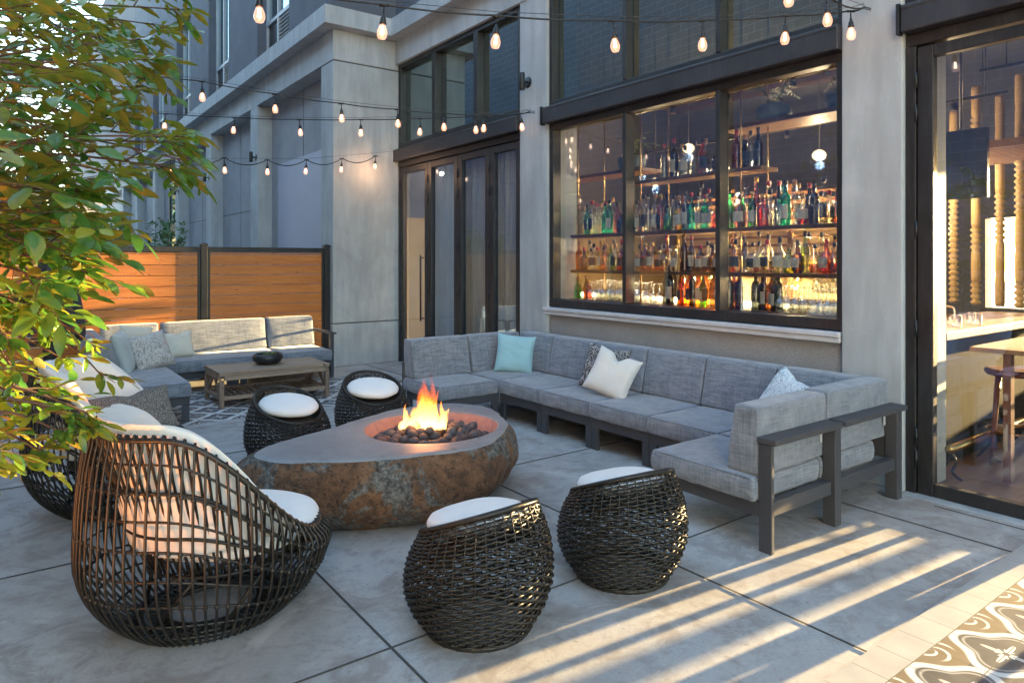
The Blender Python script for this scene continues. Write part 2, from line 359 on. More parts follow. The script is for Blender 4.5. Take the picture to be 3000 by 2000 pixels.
# cement tile pattern (world x,y), origin given, border row optional
def m_tiles(name,ox,oy,s,fold,border=None,bw=.044,dark=(.038,.043,.056),white=(.60,.60,.58),tan=(.145,.108,.066)):
    n=NB(name); x,y,z=n.sep(n.co('World'))
    u=n.math('DIVIDE',n.math('SUBTRACT',x,ox),s); v=n.math('DIVIDE',n.math('SUBTRACT',y,oy),s)
    def fr(a,off=0): 
        return n.math('SUBTRACT',n.math('FRACT',n.math('ADD',n.math('MULTIPLY',a,.5),off+100)),.5)   # two tiles = one repeat, -0.5..0.5
    def polar(a,b):
        r=n.math('SQRT',n.math('ADD',n.math('MULTIPLY',a,a),n.math('MULTIPLY',b,b))); return r,n.math('ARCTAN2',b,a)
    a,b=fr(u),fr(v); r,t=polar(a,b); a2,b2=fr(u,.5),fr(v,.5); r2,t2=polar(a2,b2)
    c4=n.math('COSINE',n.math('MULTIPLY',t,4)); c8=n.math('COSINE',n.math('MULTIPLY',t,8))
    def band(d,w,soft=.012): return n.ramp(n.math('ABSOLUTE',d),[(max(w-soft,0),1.0),(w+soft,0.0)])
    # ogee line round each motif
    og=band(n.math('SUBTRACT',r,n.math('ADD',.415,n.math('MULTIPLY',c4,.062))),bw)
    og2=band(n.math('SUBTRACT',r,n.math('ADD',.33,n.math('MULTIPLY',c4,.05))),.010)
    # leafy cross in the middle
    pet=n.math('ADD',.10,n.math('ADD',n.math('MULTIPLY',c4,.095),n.math('MULTIPLY',n.math('COSINE',n.math('MULTIPLY',t,12)),.045)))
    fl=n.ramp(n.math('SUBTRACT',pet,r),[(.0,0.0),(.012,1.0)])
    hole=n.ramp(r,[(.028,0.0),(.036,1.0)])
    # scroll at the repeat corners
    sp=n.math('SINE',n.math('ADD',n.math('MULTIPLY',r2,46),n.math('MULTIPLY',t2,4)))
    scr=n.math('MULTIPLY',n.ramp(sp,[(.58,0.0),(.70,1.0)]),n.ramp(r2,[(.20,1.0),(.235,0.0)]))
    wm=n.math('MAXIMUM',n.math('MAXIMUM',og,n.math('MULTIPLY',og2,.55)),n.math('MAXIMUM',n.math('MULTIPLY',fl,hole),scr))
    base=dark
    if border is not None:
        # border rows: the ground outside the ogee turns tan
        out=n.ramp(n.math('SUBTRACT',r,n.math('ADD',.415,n.math('MULTIPLY',c4,.062))),[(.0,0.0),(.01,1.0)])
        near=n.ramp(n.math('MULTIPLY',n.math('SUBTRACT',y,border),1.0),[(.0,0.0),(.004,1.0)])
        base=n.mix(n.math('MULTIPLY',out,near),dark,tan)
    mot=n.noise(n.co('World'),9,4)
    c=n.mix(wm,base,white); c=n.mix(n.ramp(mot,[(.4,0),(.7,.18)]),c,(.25,.24,.22))
    gu=n.math('ABSOLUTE',n.math('SUBTRACT',n.math('FRACT',n.math('ADD',u,100)),.5)); gv=n.math('ABSOLUTE',n.math('SUBTRACT',n.math('FRACT',n.math('ADD',v,100)),.5))
    g=n.ramp(n.math('MAXIMUM',gu,gv),[(.488,0.0),(.493,1.0)])
    n.set(n.mix(g,c,(.07,.065,.06)),.45); return n.m
M['tiles_near']=m_tiles('patterned_cement_tiles',3.06,1.24,.2,4,border=1.10)
M['tiles_far']=m_tiles('patterned_cement_tiles_far',1.55,7.2,.2,4,bw=.075,dark=(.06,.062,.07),white=(.58,.575,.555))
def m_plaintile():
    n=NB('white_border_tile'); x,y,z=n.sep(n.co('World')); g=n.math('ABSOLUTE',n.math('SUBTRACT',n.math('FRACT',n.math('DIVIDE',n.math('ADD',x,40.1),.2)),.5))
    f=n.noise(n.co('World'),6,4); n.set(n.mix(n.ramp(g,[(.490,0.0),(.494,1.0)]),n.ramp(f,[(.3,(.30,.30,.295)),(.7,(.37,.37,.36))]),(.10,.095,.09)),.5); return n.m
M['plaintile']=m_plaintile()
random.seed(5)
# ------------------------------------------------------------------ ground
g=MB(); g.quad((-60,-30,0),(60,-30,0),(60,200,0),(-60,200,0)); tag(g.build('patio_ground',M['ground']),kind='structure')
j=MB()
for X in (-1.83,-.28,1.28,2.83,4.44): j.box(X-.005,X+.005,1.385 if X>2 else -6,9.9,.002,.0045)
for Y in (2.57,4.29,5.96): j.box(-3.9,5.0,Y-.004,Y+.004,.0022,.0049)
j.box(4.86,4.866,1.40,1.95,.0022,.0049)
tag(j.build('paving_joints',M['joint']),kind='structure')
t=MB(); t.box(-4,5.0,-4,1.24,-.01,.006); tag(t.build('tiled_paving',M['tiles_near']),kind='structure')
t=MB(); t.box(-4,5.0,1.243,1.385,-.01,.0065); tag(t.build('tiled_paving_border',M['plaintile']),kind='structure')
t=MB(); t.box(-1.0,4.28,7.2,8.93,-.01,.006); tag(t.build('patterned_paving',M['tiles_far']),kind='structure')
t=MB(); t.box(-1.1,4.40,7.06,7.197,-.01,.0065); t.box(4.283,4.40,7.2,8.93,-.01,.0065); t.box(-1.1,4.40,8.933,9.06,-.01,.0065); tag(t.build('patterned_paving_border',M['plaintile']),kind='structure')
# ------------------------------------------------------------------ facade of the bar (plane X=5)
XF=5.0
def wall(name,mat,boxes,label,cat='wall',bevel=.004):
    m=MB()
    for b in boxes: m.box(*b)
    o=m.build(name,mat,None,bevel); return tag(o,label,cat)
def pillar(y0,y1,x0,x1,label,z1=5.07):
    r=empty('pillar',((x0+x1)/2,(y0+y1)/2,0),0,label,'pillar'); ox,oy=r.location.x,r.location.y
    m=MB(); m.box(x0-ox,x1-ox,y0-oy,y1-oy,0,z1); m.build('shaft',M['pillar'],r,.012); return r
pA=pillar(2.20,2.632,4.985,5.45,'broad pale plaster pillar between the bar window and the right-hand glass door')
m=MB(); m.box(.02,.30,-.285,-.215,0,3.2); m.build('side_return',M['pillar'],pA,.01)
pB=pillar(6.075,6.591,4.985,5.45,'pale plaster pillar with a black sconce between bar window and folding doors')
# corner block
cb=empty('corner_pillar',(4.47,10.1,0),0,'big grey concrete corner pillar behind the wooden fence end','pillar')
m=MB(); m.box(-.53,.60,-.26,.237,0,.642); m.build('base',M['concrete'],cb,.012)
m=MB(); m.box(-.53,.60,-.26,.237,.655,4.60); m.build('shaft',M['concrete'],cb,.014)
m=MB(); m.box(-.53,.60,-.26,.237,4.615,5.07); m.build('head',M['pillar'],cb,.012)
m=MB(); m.box(-.515,.6,-.245,.22,.60,4.7); m.build('joint_core',M['joint'],cb)
# fascia and ledge
wall('fascia',M['pillar'],[(4.97,5.3,-6,9.84,4.70,5.07)],'smooth pale fascia band over the tall bar windows','fascia')
wall('fascia',M['pillar'],[(3.94,4.3,y,min(y+3.795,60),4.62,5.07) for y in np.arange(10.337,40,3.8)],'long pale fascia band over the recessed bays of the far wing','fascia')
wall('ledge',M['pillar'],[(4.79,5.5,-6,9.63,5.07,5.34),(3.733,5.5,9.633,60,5.07,5.34)],'projecting concrete ledge turning the corner above the ground floor','ledge')
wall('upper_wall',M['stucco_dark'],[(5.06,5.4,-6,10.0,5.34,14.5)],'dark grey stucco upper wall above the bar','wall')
# far wing
cols=[13.685,17.48,21.28,25.08,28.9,32.7]
wl=['with a black sconce nearest the corner pillar','second from the corner pillar','third from the corner pillar','fourth from the corner pillar, half behind leaves','fifth from the corner pillar','farthest along the wing']
for i,y in enumerate(cols):
    r=empty('column',(4.1,y+.23,0),0,'slim pale concrete column on the far wing, '+wl[i],'column')
    m=MB(); m.box(-.16,.4,-.235,.235,0,4.62); m.build('shaft',M['pillar'],r,.012)
r=empty('recessed_wall',(4.3,20,0),0,'grey stucco wall set back between the columns of the far wing','wall')
m=MB(); m.box(-.08,.2,-9.7,25,0,4.62); m.build('stucco_face',M['stucco_fine'],r)
m=MB()
for y in (11.9,15.9,19.6): m.box(-.084,-.078,y-20-.006,y-20+.006,0,4.62)
for y0,y1 in ((14.15,17.48),(17.97,21.28),(10.34,11.9)): m.box(-.084,-.078,y0-20,y1-20,2.66,2.672)
m.build('control_joint',M['joint'],r)
m=MB(); m.box(4.185,4.235,10.35,13.2,1.2,3.43); tag(m.build('blank_wall_panel',M['panel'],None,.004),'flat pale lilac panel on the recessed wall beside corner pillar','panel')
# upper storey of the wing with windows
ups=[(11.83,13.685),(15.83,17.69),(19.7,21.55),(23.6,25.45),(27.5,29.4)]
r=empty('upper_wall',(4.0,20,5.34),0,'dark blue-grey stucco upper wall of the far wing','wall')
m=MB(); py=10.0; m.box(.501,1.45,-9.99,-9.7,0,9.2)
for a,b in ups: m.box(-.06,.5,py-20,a-20,0,4.2); py=b
m.box(-.06,.5,py-20,40,0,9.2); m.box(-.055,.5,-10,20,3.0,9.2)
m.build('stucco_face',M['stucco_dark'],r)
ordn=['nearest the corner','second from the corner','third from the corner','fourth from the corner','farthest along the wing']
for i,(a,b) in enumerate(ups):
    r=empty('upper_window',(4.14,(a+b)/2,5.34),0,'tall upstairs window with a louvred vent, '+ordn[i],'window','upstairs windows of the wing'); h=(b-a)/2
    m=MB(); s=-h+.62*(b-a)
    for y in (-h+.03,s,h-.03): m.box(-.03,.05,y-.03,y+.03,0,3.0)
    for z in (.03,.86,2.95): m.box(-.032,.05,-h,h,z-.035,z+.035)
    m.build('frame',M['lightframe'],r,.004)
    m=MB(); m.box(.02,.04,-h,h,.86,3.0); m.build('pane',M['pane_up'],r)
    m=MB(); m.box(.01,.04,s,h,.03,.86); m.build('panel',M['frame'],r)
    m=MB(); m.box(.045,.05,-h,s,.03,.86)
    for k in range(11): 
        z=.07+k*.07; m.add([(-.02,-h+.03,z),(-.02,s-.03,z),(.04,s-.03,z+.05),(.04,-h+.03,z+.05),(-.02,-h+.03,z+.012),(-.02,s-.03,z+.012),(.04,s-.03,z+.062),(.04,-h+.03,z+.062)],[(0,1,2,3),(4,5,6,7),(0,1,5,4)])
    m.build('louvre',M['lightframe'],r)
    m=MB(); m.box(.3,.32,-h,h,0,3); m.build('blind',M['curtain'],r)
# lower far windows of wing
r=empty('ground_floor_window',(4.2,23.3,0),0,'narrow dark window between far wing columns above the fence','window')
m=MB(); m.box(-.03,.1,-.7,.7,.5,.6); m.box(-.03,.1,-.7,.7,2.5,2.75); m.box(-.03,.1,-.7,.7,4.5,4.62); m.box(-.03,.1,-.7,-.62,.5,4.6); m.box(-.03,.1,.62,.7,.5,4.6); m.build('frame',M['frame'],r)
m=MB(); m.box(.0,.02,-.62,.62,.6,4.5); m.build('pane',M['pane_up'],r)
# ---- window bay
def frame_set(name,yb,z0,z1,jw,label,xf=5.02,depth=.12,glass='pane',cat='window',bot=None,mull=.045):
    """yb: list of vertical bar centre positions incl. both ends"""
    r=empty(name,(xf,(yb[0]+yb[-1])/2,z0),0,label,cat); oy=r.location.y; H=z1-z0; bt=bot or jw
    m=MB(); e0,e1=yb[0]-oy,yb[-1]-oy
    m.box(0,depth,e0,e1,0,bt); m.box(0,depth,e0,e1,H-jw,H)
    m.box(.002,depth,e0,e0+jw,bt,H-jw); m.box(.002,depth,e1-jw,e1,bt,H-jw)
    m.build('frame',M['frame'],r,.006)
    for y in yb[1:-1]:
        m=MB(); m.box(-.008,depth,y-oy-mull/2,y-oy+mull/2,bt+.002,H-jw-.002); m.build('mullion',M['frame'],r,.005)
    for a,b in zip(yb[:-1],yb[1:]):
        m=MB(); m.box(depth*.75,depth*.75+.008,a-oy+.01,b-oy-.01,bt-.01,H-jw+.01); m.build('pane',M[glass],r)
    return r
frame_set('bar_window',[2.62,3.752,4.88,6.075],1.075,3.158,.07,'large three-pane window showing the lit bar bottles',bot=.085,mull=.05)
frame_set('transom_window',[2.62,3.752,4.88,6.075],3.36,5.0-.3+.02,.06,'dark three-pane upper window above the bar window',glass='pane_up',mull=.05)
for nm,(a,b),lb in (('lintel_beam',(2.632,6.10),'dark steel beam between the bar window and the panes above'),('lintel_beam',(6.591,9.86),'dark steel beam over the folding glass doors'),('lintel_beam',(-3,2.195),'dark steel beam over the right-hand glass door')):
    r=empty(nm,(4.93,(a+b)/2,3.16),0,lb,'beam'); h=(b-a)/2
    m=MB(); m.box(0,.14,-h,h,0,.19); m.box(-.004,.14,-h+.001,h-.001,.15,.187); m.build('channel',M['steel'],r,.012,3)
    m=MB(); m.box(-.012,.05,h,h+.022,-.012,.20); m.build('end_plate',M['black'],r,.003)
wall('stucco_wall',M['stucco'],[(5.03,5.3,2.632,6.075,0,1.02)],'rough grey stucco wall behind the long sofa','wall')
m=MB(); m.box(4.96,5.10,2.64,6.12,1.028,1.066); m.box(4.975,5.1,2.641,6.119,.985,1.027); tag(m.build('window_sill',M['whitesill'],None,.006),'white painted sill under the bar window','sill')
# ---- door bay: transom + folding doors
frame_set('transom_window',[6.591,7.60,8.71,9.84],3.36,4.72,.09,'dark three-pane upper window above the folding doors',glass='pane_up',mull=.10)
dr=empty('folding_door',(5.02,8.2,0),0,'black framed four-panel folding glass door beside the corner pillar','door')
m=MB(); m.box(0,.13,6.591-8.2,9.84-8.2,3.075,3.155); m.box(.002,.13,6.591-8.2,6.63-8.2,0,3.074); m.box(.002,.13,9.79-8.2,9.84-8.2,0,3.074); m.build('jamb',M['frame'],dr,.005)
leaves=[(6.63,7.295),(7.305,8.065),(8.075,8.90),(8.91,9.785)]
for i,(a,b) in enumerate(leaves):
    a-=8.2;b-=8.2; s=.095; m=MB(); m.box(.01,.08,a,a+s,0.01,3.06); m.box(.01,.08,b-s,b,.01,3.06); m.box(.012,.078,a+s,b-s,.01,.29); m.box(.012,.078,a+s,b-s,2.97,3.06)
    f=m.build('leaf_frame',M['frame'],dr,.005)
    m=MB(); m.box(.045,.053,a+s-.01,b-s+.01,.28,2.98); m.build('pane',M['pane'],f)
    m=MB()
    for z in (.45,1.1,1.75,2.45,2.75): m.tube([(.003,b+.004,z),(.003,b+.004,z+.12)],.011,8)
    m.build('hinge',M['black'],f)
m=MB(); y=9.0-8.2; m.tube([(-.06,y,.70),(-.06,y,1.68)],.014,8); m.tube([(-.06,y,.74),(.012,y,.74)],.009,6); m.tube([(-.06,y,1.64),(.012,y,1.64)],.009,6); m.build('handle',M['black'],dr)
# ---- right-hand door
dr=empty('glass_door',(5.02,.8,0),0,'tall black framed glass door at the right edge, bar stools inside','door')
m=MB(); m.box(0,.13,-3-.8,2.19-.8,3.075,3.155); m.box(.002,.13,2.131-.8,2.199-.8,0,3.074); m.box(.086,.13,2.05-.8,2.130-.8,0,3.07); m.build('jamb',M['frame'],dr,.005)
for i,(a,b) in enumerate([(1.34,2.125),(.54,1.33),(-.3,.53),(-1.1,-.31)]):
    a-=.8;b-=.8; s=.10; m=MB(); m.box(.01,.08,a,a+s,.005,3.06); m.box(.01,.08,b-s,b,.005,3.06); m.box(.012,.078,a+s,b-s,.005,.092); m.box(.012,.078,a+s,b-s,2.98,3.06)
    f=m.build('leaf_frame',M['frame'],dr,.006)
    m=MB(); m.box(.045,.053,a+s-.01,b-s+.01,.085,2.99); m.build('pane',M['pane'],f)
    m=MB()
    for z in (.18,.33,1.07,1.75,2.55,2.78): m.tube([(.002,b+.003,z),(.002,b+.003,z+.12)],.010,8)
    m.build('hinge',M['black'],f)
wall('threshold',M['concrete'],[(4.93,5.4,-3,2.19,-.02,.004)],'thin concrete threshold along the right-hand door','threshold')
frame_set('transom_window',[-3.0,-1.6,-.3,1.0,2.2],3.36,4.72,.06,'dark upper window above the right-hand glass door',glass='pane_up',mull=.05)
# sconces
def sconce(x,y,z,label):
    r=empty('wall_sconce',(x,y,z),0,label,'sconce'); m=MB()
    Mx=Matrix.Rotation(R(-90),4,'Y'); m.lathe([(0,0),(.065,0),(.068,.006),(.06,.012),(0,.014)],n=20,M=Mx); m.build('backplate',M['black'],r)
    m=MB(); m.tube([(-.01,0,0),(-.07,0,0)],.014,8); m.lathe([(0.001,-.10),(.033,-.10),(.035,-.095),(.035,.095),(.033,.10),(.001,.10)],c=(-.095,0,0),n=18); m.build('lamp_body',M['black'],r); return r
sconce(4.985,6.42,3.71,'small black cylinder sconce on the pillar beside the bar window')
sconce(3.94,13.78,3.62,'small black sconce on the nearest slim wing column')
sconce(3.94,17.66,3.60,'small black sconce on the second slim wing column')
sconce(3.94,21.3,3.56,'small black sconce on the third slim wing column')
# opposite block wall
r=empty('block_wall',(-4,12,0),0,'grey concrete block wall across the patio, mirrored in the panes','wall')
m=MB(); m.box(-.3,0,-20,24,0,11.2); m.build('blockwork',M['cmu'],r)
# background beyond the lane
r=empty('distant_building',(1,60,0),0,'pale distant building at the end of the lane beyond the fence','building')
m=MB(); m.box(-14,1.0,0,8,0,7.0); m.build('wall',M['cream_wall'],r)
m=MB(); m.box(-14.3,1.3,-.3,8.3,7.0,7.5); m.build('roof',M['steel'],r)
for k in range(5):
    m=MB(); m.box(-13+k*2.9,-11.6+k*2.9,-.04,.0,3.6,5.6); m.build('window',M['pane_up'],r)
# ------------------------------------------------------------------ fence
FY=9.93
fr=empty('fence',(.5,FY,0),0,'orange cedar plank fence in black metal frame behind the far sofa','fence')
posts=[3.87,2.15,.43,-1.29,-3.01]
for x in posts:
    m=MB(); m.box(x-.5-.042,x-.5+.042,-.042,.042,0,1.80); p=m.build('post',M['black'],fr,.006)
    m=MB(); m.box(x-.5-.05,x-.5+.05,-.05,.05,1.80,1.822); m.add([(x-.55,-.05,1.822),(x-.45,-.05,1.822),(x-.45,.05,1.822),(x-.55,.05,1.822),(x-.52,-.02,1.84),(x-.48,-.02,1.84),(x-.48,.02,1.84),(x-.52,.02,1.84)],[(0,1,5,4),(1,2,6,5),(2,3,7,6),(3,0,4,7),(4,5,6,7)]); m.build('post_cap',M['black'],p)
for a,b in zip(posts[1:],posts[:-1]):
    a-=.5;b-=.5; m=MB(); m.box(a+.042,b-.042,-.03,.03,1.715,1.785); m.box(a+.042,b-.042,-.03,.03,.03,.09); m.box(a+.042,a+.08,-.025,.025,.09,1.715); m.box(b-.08,b-.042,-.025,.025,.09,1.715); m.build('rail',M['black'],fr,.005)
    m=MB(); z=.1; k=0
    while z<1.69:
        z1=min(math.floor(z/.14+1.001)*.14,1.712)
        m.box(a+.075,b-.075,-.012,.012,z+.003,z1-.003); z=z1
    m.build('planks',M['cedar'],fr,.004)
# shrub behind the fence
def shrub(name,cx,cy,z0,z1,rad,n,label,seed,mat='shrubleaf',ls=.075,group=None):
    rnd=random.Random(seed); r=empty(name,(cx,cy,0),0,label,'shrub',group); st=MB(); lf=MB()
    for i in range(n):
        a=rnd.uniform(0,2*PI); q=rnd.random()**.5*rad; top=Vector((math.cos(a)*q,math.sin(a)*q,z0+(z1-z0)*(.55+.45*rnd.random()))); b=Vector((top.x*.25,top.y*.25,0))
        pts=[b,b.lerp(top,.5)+Vector((rnd.uniform(-.06,.06),rnd.uniform(-.06,.06),0)),top]; st.tube(pts,[.012,.008,.003],4)
        for k in range(58):
            t=1-.75*rnd.random()**1.4; p=b.lerp(top,t); d=Vector((rnd.uniform(-1,1),rnd.uniform(-1,1),rnd.uniform(-.1,.9))).normalized(); s=d.orthogonal().normalized()*ls*.28; L=ls*rnd.uniform(.7,1.5)
            lf.add([p,p+d*L*.5+s,p+d*L,p+d*L*.5-s],[(0,1,2,3)])
    st.build('stems',M['bark'],r); lf.build('foliage',M[mat],r)
shrub('shrub',1.95,12.6,.6,2.3,.55,40,'leafy green shrub showing above the fence near the wing columns',3)
shrub('shrub',1.1,13.2,.6,2.3,.6,40,'leafy green shrub beyond the fence behind the tree leaves',4)
def far_tree(cx,cy,h,rad,n,label,seed):
    rnd=random.Random(seed); r=empty('tree',(cx,cy,0),0,label,'tree','trees down the lane'); m=MB(); m.tube([(0,0,0),(.1,.05,h*.3),(.05,0,h*.55)],[.16,.12,.07],8); lf=MB()
    cl=[Vector((rnd.gauss(0,.5)*rad,rnd.gauss(0,.5)*rad,h*.62+rnd.gauss(0,.22)*h*.6)) for _ in range(34)]
    for c_ in cl: m.tube([(.05,0,h*.4),c_*.5+Vector((0,0,h*.28)),c_],[.05,.03,.01],4)
    for c_ in cl:
        for k in range(n):
            p=c_+Vector((rnd.gauss(0,.3),rnd.gauss(0,.3),rnd.gauss(0,.22))); d=Vector((rnd.uniform(-1,1),rnd.uniform(-1,1),rnd.uniform(-.8,.6))).normalized(); s=d.orthogonal().normalized()*.05
            lf.add([p,p+d*.1+s,p+d*.2,p+d*.1-s],[(0,1,2,3)])
    m.build('trunk',M['bark'],r); lf.build('crown',M['shrubleaf'],r)
far_tree(-1.6,24,5.6,1.5,60,'leafy green tree down the lane, nearer one beyond the fence',8)
far_tree(1.4,34,5.2,1.5,60,'leafy green tree down the lane, farther one against the sky',9)
# ------------------------------------------------------------------ interior of the bar
wall('interior_floor',M['int_floor'],[(5.3,12,-4,10.2,-.02,.0055)],'brown wooden floor boards inside the bar','floor',0)
wall('ceiling',M['ceiling'],[(5.3,12,-4,10.2,4.85,4.95)],'peach coloured ceiling inside the bar','ceiling',0)
wall('side_wall',M['cream_wall'],[(5.3,12,10.0,10.2,0,2.3)],'cream end wall inside the bar behind the bottles','wall',0)
wall('dark_soffit_wall',M['stucco_dark'],[(5.3,12,9.98,10.2,2.3,4.85)],'dark blue-grey upper end wall inside the bar','wall',0)  # upper part of the end wall, its dimness put into the dark colour
wall('party_wall',M['cream_wall'],[(5.3,12,-4.2,-4,0,4.85)],'cream end wall inside the bar out of sight at right','wall',0)
# back wall with daylight openings
ops=[(-.15,.85),(1.0,2.0),(3.3,4.1),(8.35,8.97)]
r=empty('back_wall',(12,0,0),0,'back wall of the bar with bright street windows','wall')
m=MB(); m.box(0,.25,-4,10.2,0,.885); m.box(0,.25,-4,10.2,3.0,4.85); m.box(.002,.248,3.3,4.1,2.25,3.0); py=-4
for a,b in ops: m.box(.001,.249,py,a,.885,3.0); py=b
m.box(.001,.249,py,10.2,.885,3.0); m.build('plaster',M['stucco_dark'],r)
for a,b in ops:
    m=MB(); m.box(.1,.108,a,b,.885,3.0); f=m.build('pane',M['pane'],r)
# curtains behind the doors
cr=empty('curtain',(5.215,7.7,0),0,'beige pleated sheer curtain hanging behind the folding doors','curtain')
m=MB(); ys=np.linspace(-1.08,1.36,250); vs=[]
for y in ys: 
    x=.026*math.sin(y*42+math.sin(y*9)*1.3)+.008*math.sin(y*97); vs+= [(x,y,.03),(x*.9,y,3.05)]
m.add(vs,[(2*i,2*i+2,2*i+3,2*i+1) for i in range(len(ys)-1)],True); m.build('pleats',M['curtain'],cr)
m=MB(); m.tube([(0,-1.15,3.07),(0,1.2,3.07)],.015,8); m.build('rod',M['black'],cr)
# shelves
def shelf(x0,x1,y0,y1,z,th,label):
    m=MB(); m.box(x0,x1,y0,y1,z-th,z); return tag(m.build('shelf',M['shelfwood'],None,.004),label,'shelf')
for nm_ in (): pass
shelf(5.35,5.62,2.45,6.30,1.90,.035,'long wooden bottle shelf, upper of the two full-width ones')
shelf(5.35,5.62,2.45,6.30,1.49,.035,'long wooden bottle shelf, lower of the two full-width ones')
shelf(5.35,5.62,3.55,5.12,2.44,.035,'short wooden shelf high in the bar window with few bottles')
shelf(5.45,5.85,2.5,4.05,2.86,.04,'plant shelf at the top right of the bar window')
shelf(5.55,5.9,5.15,6.6,2.62,.04,'plant shelf at the top left of the bar window')
m=MB(); m.box(5.33,5.85,2.45,6.55,1.10,1.15); tag(m.build('bar_counter',M['shelfwood'],None,.004),'dark wooden back counter under the bottle shelves','counter')
m=MB(); m.box(5.36,5.84,2.46,6.54,0,1.098); tag(m.build('bar_cabinet',M['olive'],None,.004),'cabinet below the back counter behind the stucco wall','cabinet')
for nm,ys_ in (('left',(5.96,5.77)),('middle',(4.985,4.81)),('right',(3.765,3.64))):
    r=empty('shelf_rods',(5.48,ys_[0],1.15),0,'pair of thin brass rods holding the shelves behind the %s pane'%nm,'rod')
    m=MB()
    for y,x in ((0,-.11),(ys_[1]-ys_[0],.12)): m.tube([(x,y,0),(x,y,3.0)],.0085,8)
    m.build('rod',M['brass'],r)
m=MB(); m.box(5.80,5.815,2.5,6.4,1.155,1.20); tag(m.build('led_strip',M['led'],None),'glowing strip light along the back counter behind the glasses','light')
for nm,z in ():
    m=MB(); m.box(5.60,5.612,2.5,6.25,z-.006,z-.001); tag(m.build('led_strip',M['led'],None),'thin glowing strip under the rear edge of the %s long bottle shelf'%nm,'light')
for i_,(x,y,z) in enumerate(((5.70,2.80,1.93),(5.70,3.45,1.52),(5.70,4.35,1.52),(5.70,5.3,1.93),(5.70,3.0,1.20),(5.70,5.5,1.20),(5.70,4.45,1.20))):  # spotlights added behind the shelves to brighten bottles and glasses, also giving glints
    r=empty('shelf_lamp',(x,y,z),0,['tiny bright spotlight behind the bottles at far right of the upper shelf','tiny bright spotlight behind the right pane, lower shelf','tiny bright spotlight behind the middle pane, lower shelf','tiny bright spotlight behind the left pane, upper shelf','tiny bright spotlight among the stem glasses at right','tiny bright spotlight among the stem glasses at left','tiny bright spotlight behind the wine bottles on the counter'][i_],'lamp')
    m=MB(); m.lathe([(.001,0),(.02,0),(.02,-.02),(.001,-.022)],n=10); m.build('housing',M['brass'],r); m=MB(); m.lathe([(.001,-.032),(.011,-.028),(.014,-.022)],n=10,caps=False); m.build('lens',M['filament'],r)
    l=bpy.data.lights.new('shelf_glow','POINT'); l.energy=1.5; l.color=(1,.68,.30); l.shadow_soft_size=.015; o=bpy.data.objects.new('shelf_glow',l); C.objects.link(o); o.parent=r; o.location=(.03,0,-.06)
for i_,(x,y,z) in enumerate(((9.2,5.5,1.9),(9.2,7.0,1.9),(7.5,9.3,1.8))):  # lamps added to light the cream walls that back the bottles
    r=empty('table_lamp',(x,y,z-.6),0,'small glowing lamp low inside the bar, '+['behind the right pane','behind the middle pane','behind the left pane'][i_],'lamp','low lamps inside the bar')
    m=MB(); m.lathe([(.001,0),(.07,0),(.07,.015),(.012,.03),(.012,.4)],n=14,caps=False); m.build('stand',M['brass'],r)
    m=MB(); m.lathe([(.09,.38),(.06,.56)],n=18,caps=False); m.build('lamp_shade',M['curtain'],r)
    l=bpy.data.lights.new('lamp_glow','POINT'); l.energy=(85,80,12)[i_]; l.color=(1,.66,.28); l.shadow_soft_size=.06; o=bpy.data.objects.new('lamp_glow',l); C.objects.link(o); o.parent=r; o.location=(0,0,.47)
for x,y,z in ((6.9,5.6,3.0),(7.4,6.6,2.7),(8.0,7.4,3.0),(6.6,7.6,2.9)):  # extra pendants, added to brighten the end wall and the curtains
    r=empty('pendant_lamp',(x,y,z),0,'small warm pendant deeper inside the bar, %s'%({5.6:'nearest the middle mullion',6.6:'behind the left pane',7.4:'near the end wall',8.6:'behind the leftmost door leaf',7.6:'behind the curtain'}[y]),'pendant lamp','glass pendants over the bar')
    m=MB(); m.tube([(0,0,.08),(0,0,4.84-z)],.004,5); m.build('cord',M['black'],r)
    m=MB(); m.lathe([(.001,-.05),(.04,-.045),(.07,-.015),(.075,.015),(.05,.05),(.02,.065),(.001,.07)],n=16); m.build('globe',M['globe'],r)
    m=MB(); m.lathe([(.001,-.02),(.016,-.01),(.016,.02),(.001,.03)],n=8); m.build('bulb',M['filament'],r)
    l=bpy.data.lights.new('pendant_glow','POINT'); l.energy=1.0; l.color=(1,.72,.42); l.shadow_soft_size=.05; o=bpy.data.objects.new('pendant_glow',l); C.objects.link(o); o.parent=r; o.location=(0,0,-.1)
# bottles ---------------------------------------------------------------
BC={'clear':(.95,.96,.92),'amber':(.85,.42,.08),'dark red':(.65,.13,.04),'green':(.15,.65,.28),'blue':(.25,.42,.80),'yellow':(.92,.78,.30),'brown':(.36,.19,.07),'teal':(.10,.75,.62),'pink':(.93,.5,.48),'lime':(.65,.80,.18),'black':(.13,.14,.12)}
BM={k:m_glass(k.replace(' ','_')+'_bottle_glass',v,.08,.03,edge=.35) for k,v in BC.items()}
CAPM={'dark':simple('dark_cap',(.02,.02,.025),.4),'red':simple('red_cap',(.35,.02,.02),.4),'gold':simple('gold_cap',(.5,.33,.1),.35,.8),'cork':simple('cork_stopper',(.35,.2,.1),.8)}
shapes={'tall':[(.0,0),(.036,0),(.037,.01),(.037,.19),(.03,.215),(.014,.24),(.013,.30)],
'squat':[(.0,0),(.05,0),(.052,.01),(.052,.12),(.04,.155),(.015,.175),(.014,.22)],
'round':[(.0,0),(.035,0),(.052,.03),(.055,.08),(.045,.13),(.018,.165),(.014,.225)],
'slim':[(.0,0),(.03,0),(.031,.01),(.030,.20),(.02,.25),(.012,.28),(.012,.33)],
'decanter':[(.0,0),(.05,0),(.045,.03),(.022,.17),(.013,.22),(.012,.27)]}
